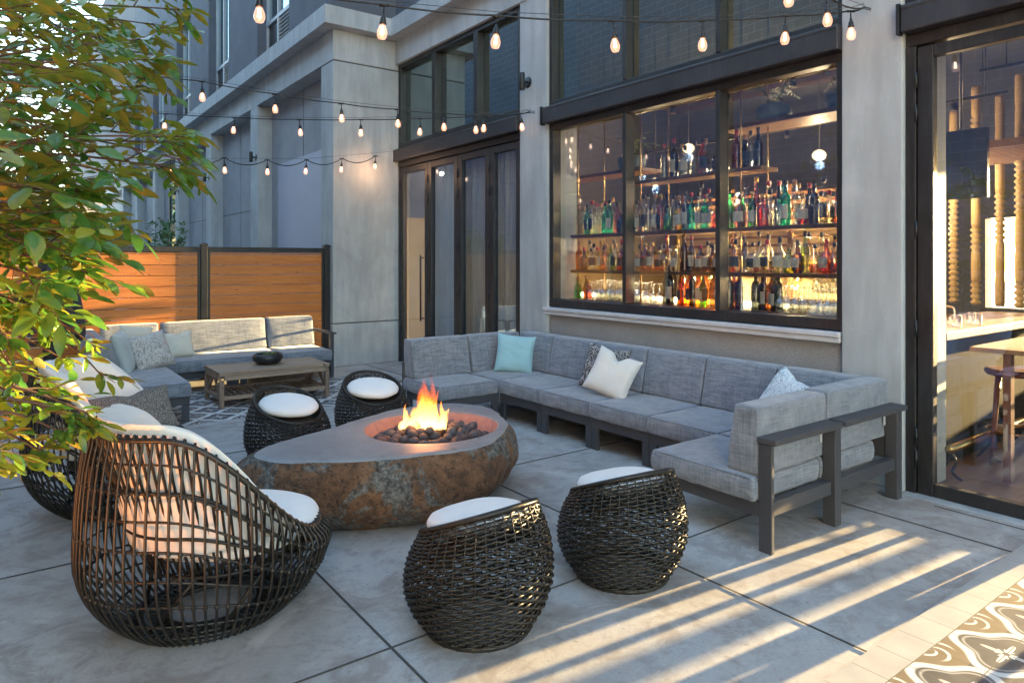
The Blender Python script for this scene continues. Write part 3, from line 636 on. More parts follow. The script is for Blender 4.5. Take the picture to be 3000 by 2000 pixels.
ORD=['first','second','third','fourth','fifth','sixth','seventh','eighth','ninth','tenth','eleventh','twelfth','thirteenth','fourteenth','fifteenth','sixteenth','seventeenth','eighteenth','nineteenth','twentieth']
mesh_cache={}
def lathe_mesh(key,prof,mat,n=14):
    if key in mesh_cache: return mesh_cache[key]
    m=MB(); m.lathe(prof,n=n,caps=False); me=bpy.data.meshes.new(key); me.from_pydata(m.v,[],m.f); me.polygons.foreach_set('use_smooth',[True]*len(m.f)); me.materials.append(mat); mesh_cache[key]=me; return me
def obj_me(name,me,parent=None):
    o=bpy.data.objects.new(name,me); C.objects.link(o); 
    if parent: o.parent=parent
    return o
rb=random.Random(11)
def bottle(x,y,z,kind,col,s,label,group,lab=None,cap='dark'):
    r=empty('bottle',(x,y,z),rb.uniform(-.4,.4),label,'bottle',group); r.scale=(s,s,s*rb.uniform(.95,1.08))
    obj_me('body',lathe_mesh('body_%s_%s'%(kind,col),shapes[kind],BM[col]),r)
    if kind in('squat','round') and col in('clear','amber','yellow') and rb.random()<.7:
        lc={'clear':rb.choice(['amber','yellow','dark red']),'amber':'amber','yellow':'amber'}[col]; obj_me('liquid',lathe_mesh('liq_%s_%s'%(kind,lc),[(0,.008)]+[(p[0]*.9,p[1]+.004) for p in shapes[kind][1:4]]+[(0,.0)] if 0 else [(0,.008),(.044,.012),(.046,.03),(.047,.085),(0,.086)],BM[lc]),r)
    zt=shapes[kind][-1][1]; obj_me('cap',lathe_mesh('cap_%s_%s'%(kind,cap),[(0,zt-.01),(.0155,zt-.01),(.016,zt+.028),(0,zt+.03)],CAPM[cap],10),r)
    if lab:
        rr=max(p[0] for p in shapes[kind])+.0012; zz0,zz1=(.045,.12) if kind in('squat','round') else (.05,.15)
        key='label_%s_%s'%(kind,lab)
        if key not in mesh_cache:
            m=MB(); vs=[]; 
            for k in range(7):
                a=PI+(-.9+1.8*k/6); vs+=[(rr*math.cos(a),rr*math.sin(a),zz0),(rr*math.cos(a),rr*math.sin(a),zz1)]
            m.add(vs,[(2*i,2*i+2,2*i+3,2*i+1) for i in range(6)],True); me=bpy.data.meshes.new('label'); me.from_pydata(m.v,[],m.f); me.materials.append(M[lab]); mesh_cache[key]=me
        obj_me('label',mesh_cache[key],r)
    return r
def row(y0,y1,z,n,cols,kinds,shelfname,xr=(5.42,5.55),smin=.8,smax=1.05,second=0):
    cnt=0
    ys_=sorted([y0+(y1-y0)*(i+.5+rb.uniform(-.25,.25))/n for i in range(n)],reverse=True)
    seen={}
    plan=[]
    for y in ys_:
        col=rb.choice(cols); kind=rb.choice(kinds); plan.append((y,col,kind)); seen[(col,kind)]=seen.get((col,kind),0)+1
    used={}
    kw={'tall':'tall','squat':'squat','round':'round-bellied','slim':'slim','decanter':'flared decanter-like'}
    for y,col,kind in plan:
        k=used.get((col,kind),0); used[(col,kind)]=k+1
        nm='%s %s bottle'%(kw[kind],col)
        lb=('only ' if seen[(col,kind)]==1 else ORD[k]+' ')+nm+(' ' if seen[(col,kind)]==1 else ' from the left ')+'on the '+shelfname
        bottle(rb.uniform(*xr),y,z,kind,col,rb.uniform(smin,smax),lb,'bottles on the bar shelves',rb.choice([None,None,'label_white','label_white','label_dark',None]),rb.choice(['dark','dark','dark','red','gold','cork']))
row(2.60,6.05,1.901,44,['clear','clear','green','clear','blue','clear','teal','dark red','yellow','pink','black','blue'],['tall','tall','squat','tall','round'],'upper long shelf, front row',xr=(5.40,5.43),smin=1.0,smax=1.25)
row(2.62,6.0,1.901,26,['clear','black','green','clear','blue','dark red','clear','brown'],['tall','slim','tall','squat'],'upper long shelf, rear row',xr=(5.53,5.56),smin=1.05,smax=1.22)
row(2.62,6.0,1.491,26,['clear','clear','amber','brown','clear','yellow'],['tall','tall','squat'],'lower long shelf, rear row',xr=(5.53,5.56),smin=.98,smax=1.1)
row(2.60,6.03,1.491,40,['clear','clear','amber','amber','clear','brown','dark red','yellow','lime','clear','brown'],['tall','squat','round','round','squat'],'lower long shelf, front row',xr=(5.40,5.43),smin=.98,smax=1.16)
row(4.0,4.78,2.441,9,['clear','blue','dark red','clear','black'],['tall','squat','decanter','tall'],'short high shelf, middle pane',smin=1.0,smax=1.25)
row(3.6,3.95,2.441,4,['black','dark red','clear'],['tall','round'],'short high shelf, right pane',smin=1.0,smax=1.25)
row(3.8,4.75,1.151,16,['brown','black','brown','amber','green','black'],['slim','tall','tall'],'back counter, middle pane',smin=1.0,smax=1.2)
row(3.4,3.75,1.151,6,['brown','yellow','black','dark red'],['slim','tall'],'back counter, right pane',smin=1.0,smax=1.15)
row(5.85,6.1,1.151,4,['dark red','amber','green'],['squat','tall'],'back counter, left pane',smin=.8,smax=1.0)
# two lettered bottles
def text(s,size,parent,loc,rz,mat,name='lettering'):
    c=bpy.data.curves.new(name,'FONT'); c.body=s; c.size=size; c.extrude=.0004; c.align_x='CENTER'; c.align_y='CENTER'; c.materials.append(mat)
    t_=bpy.data.objects.new('t',c); me=bpy.data.meshes.new_from_object(t_); bpy.data.objects.remove(t_); me.materials.clear(); me.materials.append(mat)
    o=bpy.data.objects.new(name,me); C.objects.link(o); o.parent=parent; o.location=loc; o.rotation_euler=(R(90),0,rz); return o
for y,z,kind,col,txt,sz,lb in ((2.72,1.491,'round','dark red','RUM',.026,'round red-brown rum bottle lettered on cream label at far right of lower shelf'),(4.02,1.151,'slim','black','BR',.045,'dark wine bottle with large letters on white label on the counter'),(3.90,1.151,'tall','black','E',.045,'dark wine bottle with one big letter on white label on the counter')):
    r=bottle(5.385,y,z,kind,col,1.15,lb,None,'label_white','gold'); r.rotation_euler=(0,0,-.3)
    rr=max(p[0] for p in shapes[kind])+.0022
    text(txt,sz,r,(-rr,0,.09),R(-90),M['label_dark'])
# glasses upside down / standing
gprof_wine=[(.030,.0),(.036,.03),(.037,.055),(.028,.085),(.006,.105),(.004,.165),(.006,.172),(.030,.176)]
gprof_tumb=[(.033,0),(.034,.09),(.031,.09),(.029,.006)]
def glasses(y0,y1,n,xs,label,z=1.151,kinds=(gprof_wine,)):
    k=0
    for i in range(n):
        for x in xs:
            y=y0+(y1-y0)*(i+.5)/n+rb.uniform(-.006,.006); pr=kinds[(i+k)%len(kinds)]; k+=1
            o=obj_me('stemware_glass' if pr is gprof_wine else 'tumbler',lathe_mesh('glass%d'%id(pr),pr,M['clear'],12)); o.location=(x+rb.uniform(-.01,.01),y,z); s=rb.uniform(1.12,1.32); o.scale=(s,s,s)
            tag(o,label,'glass','rows of clean glasses on the back counter')
glasses(5.0,5.80,12,(5.40,5.49,5.58),'sparkling upside-down stem glass among the identical rows behind the left pane')
glasses(2.70,3.42,10,(5.40,5.48,5.56,5.64),'sparkling upside-down stem glass among the identical rows behind the right pane')
glasses(4.80,4.96,2,(5.40,5.5),'sparkling upside-down stem glass beside the middle window mullion')
glasses(2.72,3.15,5,(5.48,5.56),'stem glass stacked on top of the others behind the right pane',1.325)
# plants on top shelves
def planter(x,y,z,label):
    r=empty('planter',(x,y,z),0,label,'planter'); m=MB(); n=40; prof=[(.08,0),(.13,.02),(.155,.08),(.15,.13),(.12,.16)]; vs=[]
    for q,zz in prof:
        for k in range(n): a=2*PI*k/n; rr=q*(1+.05*math.cos(a*16)); vs.append((rr*math.cos(a),rr*math.sin(a),zz))
    m.add(vs,[(i*n+k,i*n+(k+1)%n,(i+1)*n+(k+1)%n,(i+1)*n+k) for i in range(4) for k in range(n)],True); m.build('pot',M['pot'],r)
    f=MB(); rnd=random.Random(int(y*100))
    for k in range(11):
        a=rnd.uniform(0,2*PI); L=rnd.uniform(.22,.34); tip=Vector((math.cos(a)*L,math.sin(a)*L,.16+rnd.uniform(.05,.28))); b=Vector((0,0,.14)); mid=(b+tip)/2+Vector((0,0,.1)); P=catmull([b,mid,tip],5); f.tube(P,.003,3)
        for i,p in enumerate(P[2:]):
            for s in (-1,1):
                d=Vector((-math.sin(a)*s,math.cos(a)*s,-.35)).normalized()*.09*(1-i/12); t=Vector((math.cos(a),math.sin(a),0))*.012; f.add([p-t,p+t,p+d+t*2.5],[(0,1,2)])
    f.build('palm_leaves',M['shrubleaf'],r)
planter(5.66,3.62,2.861,'fluted blue-grey planter, nearer the mullion on the top right plant shelf')
planter(5.66,2.95,2.861,'fluted blue-grey planter at the far right of the plant shelf')
planter(5.72,5.45,2.621,'fluted blue-grey planter on the top left plant shelf')
# pendants & track
pl=[]
for i,(x,y,z,lb) in enumerate([(7.2,4.05,2.75,'first'),(7.9,3.9,2.45,'second'),(7.4,3.55,2.62,'third'),(8.6,4.2,2.3,'fourth'),(7.6,3.2,2.35,'fifth'),(8.4,3.3,2.55,'sixth'),(9.1,3.6,2.1,'seventh')]):
    r=empty('pendant_lamp',(x,y,z),0,lb+' small glass globe pendant from the left inside the bar','pendant lamp','glass pendants over the bar')
    m=MB(); m.tube([(0,0,.08),(0,0,4.84-z)],.004,5); m.build('cord',M['black'],r)
    m=MB(); m.lathe([(.001,-.05),(.04,-.045),(.07,-.015),(.075,.015),(.05,.05),(.02,.065),(.001,.07)],n=16); m.build('globe',M['globe'],r)
    m=MB(); m.lathe([(.001,-.02),(.016,-.01),(.016,.02),(.001,.03)],n=8); m.build('bulb',M['filament'],r)
    l=bpy.data.lights.new('pendant_glow','POINT'); l.energy=2.5; l.color=(1,.72,.42); l.shadow_soft_size=.05; o=bpy.data.objects.new('pendant_glow',l); C.objects.link(o); o.parent=r; o.location=(0,0,-.1)
for i,(x,y,z,y1) in enumerate([(6.6,2.8,3.5,6.8),(8.2,2.6,3.3,7.5),(6.9,-1.5,3.25,2.4)]):
    r=empty('track_light',(x,y,z),0,['nearer ceiling track of small black spotlights','farther ceiling track of small black spotlights','ceiling track of black spotlights behind the right-hand door'][i],'track light')
    m=MB(); m.box(-.015,.015,0,y1-y,0,.03); m.build('track',M['black'],r)
    nsp=5
    for k in range(nsp):
        yy=(y1-y)*(k+.5)/nsp; m=MB(); m.lathe([(.001,0),(.032,0),(.034,-.08),(.030,-.085)],c=(0,yy,-.01),n=12,caps=False); s=m.build('spotlight',M['black'],r)
        m=MB(); m.lathe([(.001,-.07),(.026,-.072)],c=(0,yy,-.01),n=12,caps=False); m.build('lens',M['filament'],s)
        l=bpy.data.lights.new('spot_glow','SPOT'); l.energy=1.6; l.color=(1,.74,.45); l.spot_size=R(95); l.shadow_soft_size=.03; o=bpy.data.objects.new('spot_glow',l); C.objects.link(o); o.parent=s; o.location=(0,yy,-.1)
    m=MB()
    for yy in (.2,y1-y-.2): m.tube([(0,yy,.03),(0,yy,4.85-z)],.006,5)
    m.build('hanger',M['black'],r)
# slatted screen inside
r=empty('slatted_screen',(9.5,5.4,0),0,'dark horizontal slatted screen across the inside of the bar','screen')
m=MB()
for k in range(9): m.box(-.02,.02,-.6,2.4,1.55+k*.13,1.59+k*.13)
for y in (-.6,.4,1.4,2.4): m.box(-.025,.025,y-.03,y+.03,0,2.75)
m.build('slats',M['shelfwood'],r)
wall('partition_wall',M['cream_wall'],[(9.9,10.0,4.65,8.3,0,2.55)],'cream partition wall behind the slatted screen','wall',0)
# right door interior: bar front, counter, foot rail, macrame, stools, table, tv
r=empty('bar',(5.75,2.28,0),0,'bar with pale wooden top and olive panelled front inside the right-hand door','bar')
m=MB(); m.box(-.1,2.6,-.1,.55,1.0,1.065); m.build('counter_top',M['barwood'],r,.006)
m=MB(); m.box(-.02,2.55,.02,.5,0,.998); m.build('front',M['olive'],r)
wall('wood_post',M['barwood'],[(5.32,5.5,2.235,2.42,0,3.4)],'pale sunlit wooden post just inside the right-hand door','post')
r=empty('foot_rail',(5.6,2.1,0),0,'polished brass foot rail on black iron brackets along the bar','rail')
m=MB(); m.tube([(-.12,0,.235),(2.2,0,.235)],.03,14); m.build('rail',M['brass'],r)
for x in (.0,.75,1.5):
    m=MB(); m.tube(catmull([(x,.03,.20),(x,.0,.12),(x-.01,.02,.05),(x-.03,-.05,.006)],5),.011,6); m.tube(catmull([(x,.03,.20),(x,.06,.1),(x,.11,.03),(x,.13,.006)],5),.009,6); m.build('bracket',M['black'],r)
for i,(x,y) in enumerate([(8.6,2.35),(8.6,2.62),(8.75,2.85),(8.8,3.1),(9.0,3.4),(8.9,3.75),(9.1,4.05)]):
    r=empty('macrame_strand',(x,y,1.1),0,'knotted cream macrame strand, %s from the right inside the door'%ORD[i],'curtain','macrame strands hanging by the bar')
    m=MB(); rnd=random.Random(i); z=0; prof=[]
    while z<2.2:
        if rnd.random()<.5:
            for k in range(4): prof+=[(.03,z),(.055,z+.03),(.03,z+.06)]; z+=.065
        else: prof+=[(.04,z),(.045,z+.05),(.045,z+.3),(.04,z+.34)]; z+=.36
    m.lathe(prof,n=10); m.build('strand',M['macrame'],r)
def stool(x,y,rz,label):
    r=empty('bar_stool',(x,y,0),rz,label,'stool','bar stools inside the right-hand door'); m=MB(); m.lathe([(.001,.70),(.17,.70),(.19,.72),(.185,.745),(.15,.75),(.001,.735)],n=24); m.build('seat',M['stoolwood'],r)
    for k in range(4):
        a=PI/4+k*PI/2; m=MB(); m.tube([(math.cos(a)*.13,math.sin(a)*.13,.70),(math.cos(a)*.2,math.sin(a)*.2,0)],[.022,.014],8); m.build('leg',M['stoolwood'],r)
    m=MB(); m.tube([(math.cos(a)*.178,math.sin(a)*.178,.27) for a in np.linspace(0,2*PI,24,endpoint=False)],.007,6,closed=True); m.build('foot_ring',M['brass'],r)
stool(6.35,1.98,.3,'brown wooden bar stool nearest the glass of the right-hand door'); stool(7.4,1.85,.7,'brown wooden bar stool farther along the bar')
r=empty('high_table',(5.75,1.3,0),0,'orange-brown high table top beside the stool inside the right-hand door','table')
m=MB(); m.box(-.02,1.6,-.6,.76,.93,.965); m.build('top',M['barwood'],r,.005)
for y in (.54,.38,.24,-.55): m=MB(); m.box(.03,.10,y-.024,y+.024,0,.93); m.build('leg',M['stoolwood'],r)  # legs added where their shadows split the sun on the paving into stripes
r=empty('television',(6.5,2.4,2.4),R(0),'dark wall-hung television screen inside the right-hand door','television')
m=MB(); m.box(-.02,.03,-.2,.14,-.28,.3); m.build('screen',M['screen'],r,.004); m=MB(); m.tube([(0,0,.3),(0,0,2.44)],.012,6); m.build('mount',M['black'],r)
r=empty('slatted_ceiling_panel',(7.4,2.2,2.65),0,'pale slatted wooden canopy hanging over the bar','canopy')
m=MB()
for k in range(14): m.box(.0+k*.1,.05+k*.1,-1.2,1.0,0,.07)
m.build('slats',M['barwood'],r); m=MB(); [m.tube([(x,y,.07),(x,y,2.2)],.005,4) for x in (.1,1.3) for y in (-1,.8)]; m.build('hanger',M['black'],r)
r=empty('glass_pitcher',(5.85,2.33,1.066),0,'clear glass pitcher with curved handle on the bar end','pitcher')
m=MB(); m.lathe([(.001,0),(.05,0),(.06,.04),(.06,.13),(.045,.19),(.055,.22)],n=20,caps=False); m.build('body',M['clear'],r); m=MB(); m.tube(catmull([(0,-.05,.18),(0,-.12,.17),(0,-.12,.08),(0,-.058,.05)],5),.008,6); m.build('handle',M['clear'],r)
for i,(x,y) in enumerate([(6.15,2.3),(6.3,2.4),(6.5,2.28),(6.65,2.38)]):
    o=obj_me('tumbler',lathe_mesh('tumb',gprof_tumb,M['clear'],16)); o.location=(x,y,1.067); tag(o,'clear tumbler on the bar top, %s from the left'%ORD[i],'glass','tumblers on the bar top')
# ------------------------------------------------------------------ soft shapes
def cushion_mesh(L,Wd,T,puff=.012,nx=10,ny=8,slant=0.0,wr=.004,seed=0):
    """box cushion L(x) by Wd(y) by T(z), origin at bottom centre; rounded, gently crowned, slightly creased"""
    m=MB(); rnd=random.Random(seed)
    def prof(u): return 1-abs(u)**6
    vs=[];idx={}
    nz=4
    def pt(u,v,t):   # u,v in -1..1, t in 0..1
        crown=puff*(1-u**4)*(1-v**4)
        x=u*L/2; y=v*Wd/2; z=t*T+(crown if t>.5 else -crown*.2)*(abs(t-.5)*2)
        bulge=.006*math.sin(PI*t)
        x+=bulge*u*abs(u)**3*1.6; y+=bulge*v*abs(v)**3*1.6
        q=Vector((x*9+seed*3.1,y*9,z*9)); x+=wr*(mnoise.noise(q)); y+=wr*mnoise.noise(q+Vector((7,0,0)))
        z+=wr*.9*mnoise.noise(q*1.2+Vector((0,9,0)))
        y+=slant*(1-t)
        return (x,y,z)
    U=[-1+2*i/nx for i in range(nx+1)]; V=[-1+2*i/ny for i in range(ny+1)]
    def grid(f,a,b,flip=False):
        base=len(vs)
        for p in a:
            for q in b: vs.append(f(p,q))
        n=len(b); fs=[]
        for i in range(len(a)-1):
            for k in range(n-1):
                q=(base+i*n+k,base+(i+1)*n+k,base+(i+1)*n+k+1,base+i*n+k+1); fs.append(q[::-1] if flip else q)
        return fs
    Tt=[i/nz for i in range(nz+1)]; F=[]
    F+=grid(lambda a,b:pt(a,b,1),U,V); F+=grid(lambda a,b:pt(a,b,0),U,V,True)
    F+=grid(lambda a,b:pt(a,-1,b),U,Tt); F+=grid(lambda a,b:pt(a,1,b),U,Tt,True)
    F+=grid(lambda a,b:pt(-1,a,b),V,Tt,True); F+=grid(lambda a,b:pt(1,a,b),V,Tt)
    m.add(vs,F,True); return m
def soft(o,r=.02):
    """merge edges, round them"""
    import bmesh
    bm=bmesh.new(); bm.from_mesh(o.data); bmesh.ops.remove_doubles(bm,verts=bm.verts,dist=.0008); bmesh.ops.recalc_face_normals(bm,faces=bm.faces)
    bm.to_mesh(o.data); bm.free()
    b=o.modifiers.new('b','BEVEL'); b.width=r; b.segments=3; b.limit_method='ANGLE'; b.angle_limit=R(50)
    for p in o.data.polygons: p.use_smooth=True
    return o
def seat(parent,x0,x1,y0,y1,z0=.268,z1=.40,seed=0,name='seat_cushion'):
    o=cushion_mesh(x1-x0-.012,y1-y0-.012,z1-z0,.012,seed=seed,nx=14,ny=12,wr=.005).build(name,M['sofa'],parent); soft(o,.014)
    o.location=((x0+x1)/2,(y0+y1)/2,z0); 
    pm=MB(); a=(x1-x0)/2-.008; b=(y1-y0)/2-.008; h=z1-z0
    for zz in (h-.006,.008):
        P=[]; 
        for sx_,sy_ in ((-1,-1),(1,-1),(1,1),(-1,1)): P.append((sx_*a,sy_*b))
        L=[]
        for q in range(4):
            p0,p1=P[q],P[(q+1)%4]
            for k in range(8):
                t=.03+.94*k/7; x=p0[0]+(p1[0]-p0[0])*t; y=p0[1]+(p1[1]-p0[1])*t; L.append((x,y,zz+.004*mnoise.noise(Vector((x*7+seed,y*7,0)))))
        pm.tube(L,.0042,5,closed=True)
    # top and bottom welts are one piping run each
    m1=MB(); nv=len(pm.v)//2; nf=len(pm.f)//2
    m1.v=pm.v[:nv]; m1.f=pm.f[:nf]; m1.sm=pm.sm[:nf]; m1.build('piping',M['sofa_seam'],o)
    m2=MB(); m2.v=pm.v[nv:]; m2.f=[tuple(i-nv for i in f) for f in pm.f[nf:]]; m2.sm=pm.sm[nf:]; m2.build('piping',M['sofa_seam'],o)
    return o
def back(parent,along,a0,a1,outer,inward,z0=.405,z1=.79,t0=.25,t1=.16,seed=0):
    """back cushion running along x or y; outer face upright, inner face sloping; inward=+1/-1"""
    L=a1-a0-.010; m=MB(); n=14; nz=8; vs=[]
    def pt(u,s,v):  # u along 0..1, s thickness 0 outer..1 inner, v height
        th=t0+(t1-t0)*v; crown=.012*(1-(2*u-1)**4)*math.sin(PI*v)
        a=(u-.5)*L; dd=s*(th+crown)+(1-s)*(-crown*.4); z=z0+(z1-z0)*v+(.010*(1-(2*u-1)**4) if v==1 else 0)*(1-abs(2*s-1))
        q=Vector((a*8+seed,dd*8,z*8)); dd+=.006*mnoise.noise(q); a+=.004*mnoise.noise(q+Vector((5,0,0)))
        return (a,dd,z)
    F=[]
    def grid(f,A,B,flip):
        b=len(vs)
        for p in A:
            for q in B: vs.append(f(p,q))
        k=len(B)
        for i in range(len(A)-1):
            for j_ in range(k-1):
                q=(b+i*k+j_,b+(i+1)*k+j_,b+(i+1)*k+j_+1,b+i*k+j_+1); F.append(q[::-1] if flip else q)
    U=[i/n for i in range(n+1)]; V=[i/nz for i in range(nz+1)]; S=[0,.33,.66,1]
    grid(lambda a,b:pt(a,0,b),U,V,False); grid(lambda a,b:pt(a,1,b),U,V,True); grid(lambda a,b:pt(a,b,1),U,S,False); grid(lambda a,b:pt(a,b,0),U,S,True)
    grid(lambda a,b:pt(0,a,b),S,V,True); grid(lambda a,b:pt(1,a,b),S,V,False)
    c=(a0+a1)/2
    if along=='y': vs2=[(inward*p[1],p[0],p[2]) for p in vs]
    else: vs2=[(p[0],inward*p[1],p[2]) for p in vs]
    m.add(vs2,F,True); o=m.build('back_cushion',M['sofa'],parent); soft(o,.016)
    o.location=(outer,c,0) if along=='y' else (c,outer,0)
    return o
def leg(parent,x0,x1,y0,y1,z1=.268):
    m=MB(); m.box(x0,x1,y0,y1,0,z1); return m.build('leg',M['sofa_metal'],parent,.004)
def apron(parent,boxes,name='seat_frame'):
    m=MB()
    for b in boxes: m.box(*b)
    return m.build(name,M['sofa_metal'],parent,.003)
# ------------------------------------------------------------------ big U-shaped sofa
S=empty('sectional_sofa',(0,0,0),0,'long U-shaped grey sectional sofa along the stucco wall below the bar window','sofa')
S.location=(4.4,4.2,0)
sx,sy=-4.4,-4.2
class Off: pass
def P_(f): 
    return f
# all numbers below are in patio metres; the holder shifts them to the sofa's base
H_=S
def shift(o): o.location.x+=sx; o.location.y+=sy; return o
def sh(m): m.v=[(a+sx,b+sy,c) for a,b,c in m.v]; return m
YB=[2.98,3.63,4.28,4.95,5.62]
for i,(a,b) in enumerate(zip(YB[:-1],YB[1:])): 
    shift(seat(S,3.975,4.66,a,b,seed=i+1)); shift(back(S,'y',a,b,4.86,-1,seed=i))
shift(seat(S,3.99,4.66,2.235,2.98,seed=9)); shift(seat(S,3.30,3.975,2.235,2.98,seed=10))
shift(seat(S,3.975,4.66,5.62,6.34,seed=11)); shift(seat(S,3.29,3.965,5.60,6.34,seed=12))
shift(back(S,'y',2.40,2.98,4.86,-1,seed=20)); shift(back(S,'y',5.62,6.20,4.86,-1,seed=21))
shift(back(S,'x',3.34,4.06,2.235,1,seed=22,z1=.785,t0=.215,t1=.155)); shift(back(S,'x',4.07,4.86,2.235,1,seed=23,z1=.79,t0=.215,t1=.165))
shift(back(S,'x',3.30,3.99,6.36,-1,seed=24)); shift(back(S,'x',4.0,4.69,6.36,-1,seed=25))
# frames
for a,b in zip(YB[:-1],YB[1:]):
    m=sh(MB().box(4.0,4.035,a+.003,b-.003,.187,.267)); m.build('seat_frame',M['sofa_metal'],S,.003)
    for y0,y1 in ((a+.003,a+.073),(b-.073,b-.003)):
        sh(MB().box(4.001,4.034,y0,y1,0,.186)).build('leg',M['sofa_metal'],S,.003)
        sh(MB().box(4.80,4.834,y0,y1,0,.26)).build('leg',M['sofa_metal'],S,.003)
    sh(MB().box(4.036,4.80,a+.003,a+.033,.19,.265)).build('seat_frame',M['sofa_metal'],S)
sh(MB().box(4.80,4.84,2.23,6.34,.262,.60)).build('back_frame',M['sofa_metal'],S,.003)
# right arm: posts, rails, flat arm boards
for x0 in (3.338,4.0,4.79):
    w_=.026 if x0<3.5 else .07
    sh(MB().box(x0,x0+w_,2.148,2.228,0,.594)).build('leg',M['sofa_metal'],S,.004)
for a,b in ((3.30,4.035),(4.038,4.88)):
    sh(MB().box(a+.033,b,2.12,2.235,.595,.628)).build('armrest',M['sofa_metal'],S,.004)
    sh(MB().box(a+.066,b-.05,2.165,2.222,.195,.275)).build('seat_frame',M['sofa_metal'],S,.004)
sh(MB().box(3.338,3.372,2.23,2.985,.187,.267)).build('seat_frame',M['sofa_metal'],S,.003)
sh(MB().box(3.36,4.0,2.955,2.985,.19,.266)).build('seat_frame',M['sofa_metal'],S,.003)
sh(MB().box(3.345,3.375,2.915,2.985,0,.186)).build('leg',M['sofa_metal'],S,.003)
# left arm
sh(MB().box(3.33,3.365,5.61,6.34,.187,.267)).build('seat_frame',M['sofa_metal'],S,.003)
sh(MB().box(3.366,4.0,5.625,5.655,.187,.266)).build('seat_frame',M['sofa_metal'],S,.003)
sh(MB().box(3.366,4.8,6.31,6.34,.187,.40)).build('seat_frame',M['sofa_metal'],S,.003)
for x0,x1,y0,y1 in ((3.335,3.365,6.27,6.34),(3.335,3.365,5.62,5.69),(3.92,3.995,5.63,5.66),(3.92,3.995,6.30,6.335)):
    sh(MB().box(x0,x1,y0,y1,0,.186)).build('leg',M['sofa_metal'],S,.003)
sh(MB().box(3.29,3.32,6.33,6.365,.19,.55)).build('back_frame',M['sofa_metal'],S,.003)
for x,y,z in ((3.96,2.226,.50),(4.76,2.226,.49)):
    sh(MB().box(x,x+.02,y-.006,y-.002,z,z+.06)).build('care_tag',M['whitesill'],S)
# ------------------------------------------------------------------ pillows
def pillow(name_label,c,size,T,mat,yaw,tilt,roll=0,aspect=1.0,dent=0.0,cat='pillow',seed=0):
    """square pillow standing on an edge: face looks along -y before turning"""
    n=18; vs=[];F=[]; rnd=random.Random(seed)
    for side in (1,-1):
        for i in range(n+1):
            for k in range(n+1):
                u=-1+2*i/n; v=-1+2*k/n
                pin=1-.10*(1-abs(u)**2.2)*0-.0
                x=u*(1-.085*(1-v*v)**.8+.0); z=v*(1-.085*(1-u*u)**.8)
                th=(max(0,1-u**4)*max(0,1-v**4))**.55
                dz=-dent*math.exp(-(u/.22)**2)*smooth(.1,1,v)
                y=side*T/2*th*(1+.10*mnoise.noise(Vector((u*2.2,v*2.2,seed+side))))+.010*mnoise.noise(Vector((u*6,v*6,seed)))*(1-th*.4)
                vs.append((x*size/2*aspect,y,z*size/2+dz))
    N=(n+1)**2
    for s in (0,1):
        for i in range(n):
            for k in range(n):
                q=(s*N+i*(n+1)+k,s*N+(i+1)*(n+1)+k,s*N+(i+1)*(n+1)+k+1,s*N+i*(n+1)+k+1); F.append(q if s else q[::-1])
    m=MB(); m.add(vs,F,True); o=m.build('throw_pillow',M[mat]); import bmesh
    bm=bmesh.new(); bm.from_mesh(o.data); bmesh.ops.remove_doubles(bm,verts=bm.verts,dist=.0005); bmesh.ops.recalc_face_normals(bm,faces=bm.faces); bm.to_mesh(o.data); bm.free()
    for p in o.data.polygons: p.use_smooth=True
    ss=o.modifiers.new('s','SUBSURF'); ss.levels=1; ss.render_levels=1
    o.rotation_euler=(Matrix.Rotation(yaw,4,'Z')@Matrix.Rotation(-tilt,4,'X')@Matrix.Rotation(roll,4,'Y')).to_euler(); o.location=c
    return tag(o,name_label,cat)
pillow('pale blue square pillow in the left back corner of the sectional sofa',(4.40,5.90,.595),.44,.15,'blue_pillow',R(-38),R(16),R(6),seed=1)
pillow('dark grey pillow with feather leaf print leaning on the long sofa back',(4.47,4.60,.60),.45,.14,'print_dark',R(-62),R(20),R(9),seed=2,dent=.03)
pillow('plain off-white pillow leaning against the dark leaf print pillow',(4.33,4.36,.588),.44,.15,'offwhite',R(-58),R(24),R(20),seed=3,dent=.07)
pillow('white pillow with fine leaf sketch in the right corner of the sectional sofa',(4.40,2.76,.60),.46,.15,'print_white',R(-120),R(30),R(12),seed=4,dent=.02)
# ------------------------------------------------------------------ far L-shaped sofa
S2=empty('sectional_sofa',(2.2,8.9,0),0,'grey L-shaped sectional sofa in front of the cedar fence','sofa')
sx,sy=-2.2,-8.9
shift(seat(S2,1.47,2.88,8.84,9.60,z0=.262,seed=31)); shift(seat(S2,2.885,3.53,8.84,9.60,z0=.262,seed=32))
shift(seat(S2,.80,1.465,7.29,9.60,z0=.262,seed=33))
shift(back(S2,'x',.92,1.56,9.82,-1,z1=.80,seed=34)); shift(back(S2,'x',1.59,2.89,9.82,-1,z1=.80,seed=35)); shift(back(S2,'x',2.905,3.56,9.82,-1,z1=.80,seed=36))
shift(back(S2,'y',7.75,8.6,.68,1,z1=.78,seed=37)); shift(back(S2,'y',8.61,9.6,.68,1,z1=.78,seed=38))
for x0,x1,y0,y1 in ((3.555,3.60,8.96,9.04),(3.555,3.60,9.70,9.78)): sh(MB().box(x0,x1,y0,y1,0,.594)).build('leg',M['sofa_metal'],S2,.003)
sh(MB().box(3.545,3.625,8.93,9.82,.595,.622)).build('armrest',M['sofa_metal'],S2,.003)
sh(MB().box(1.48,3.55,8.90,8.935,.175,.26)).build('seat_frame',M['sofa_metal'],S2,.003); sh(MB().box(1.48,3.55,9.72,9.755,.175,.5)).build('back_frame',M['sofa_metal'],S2,.003)
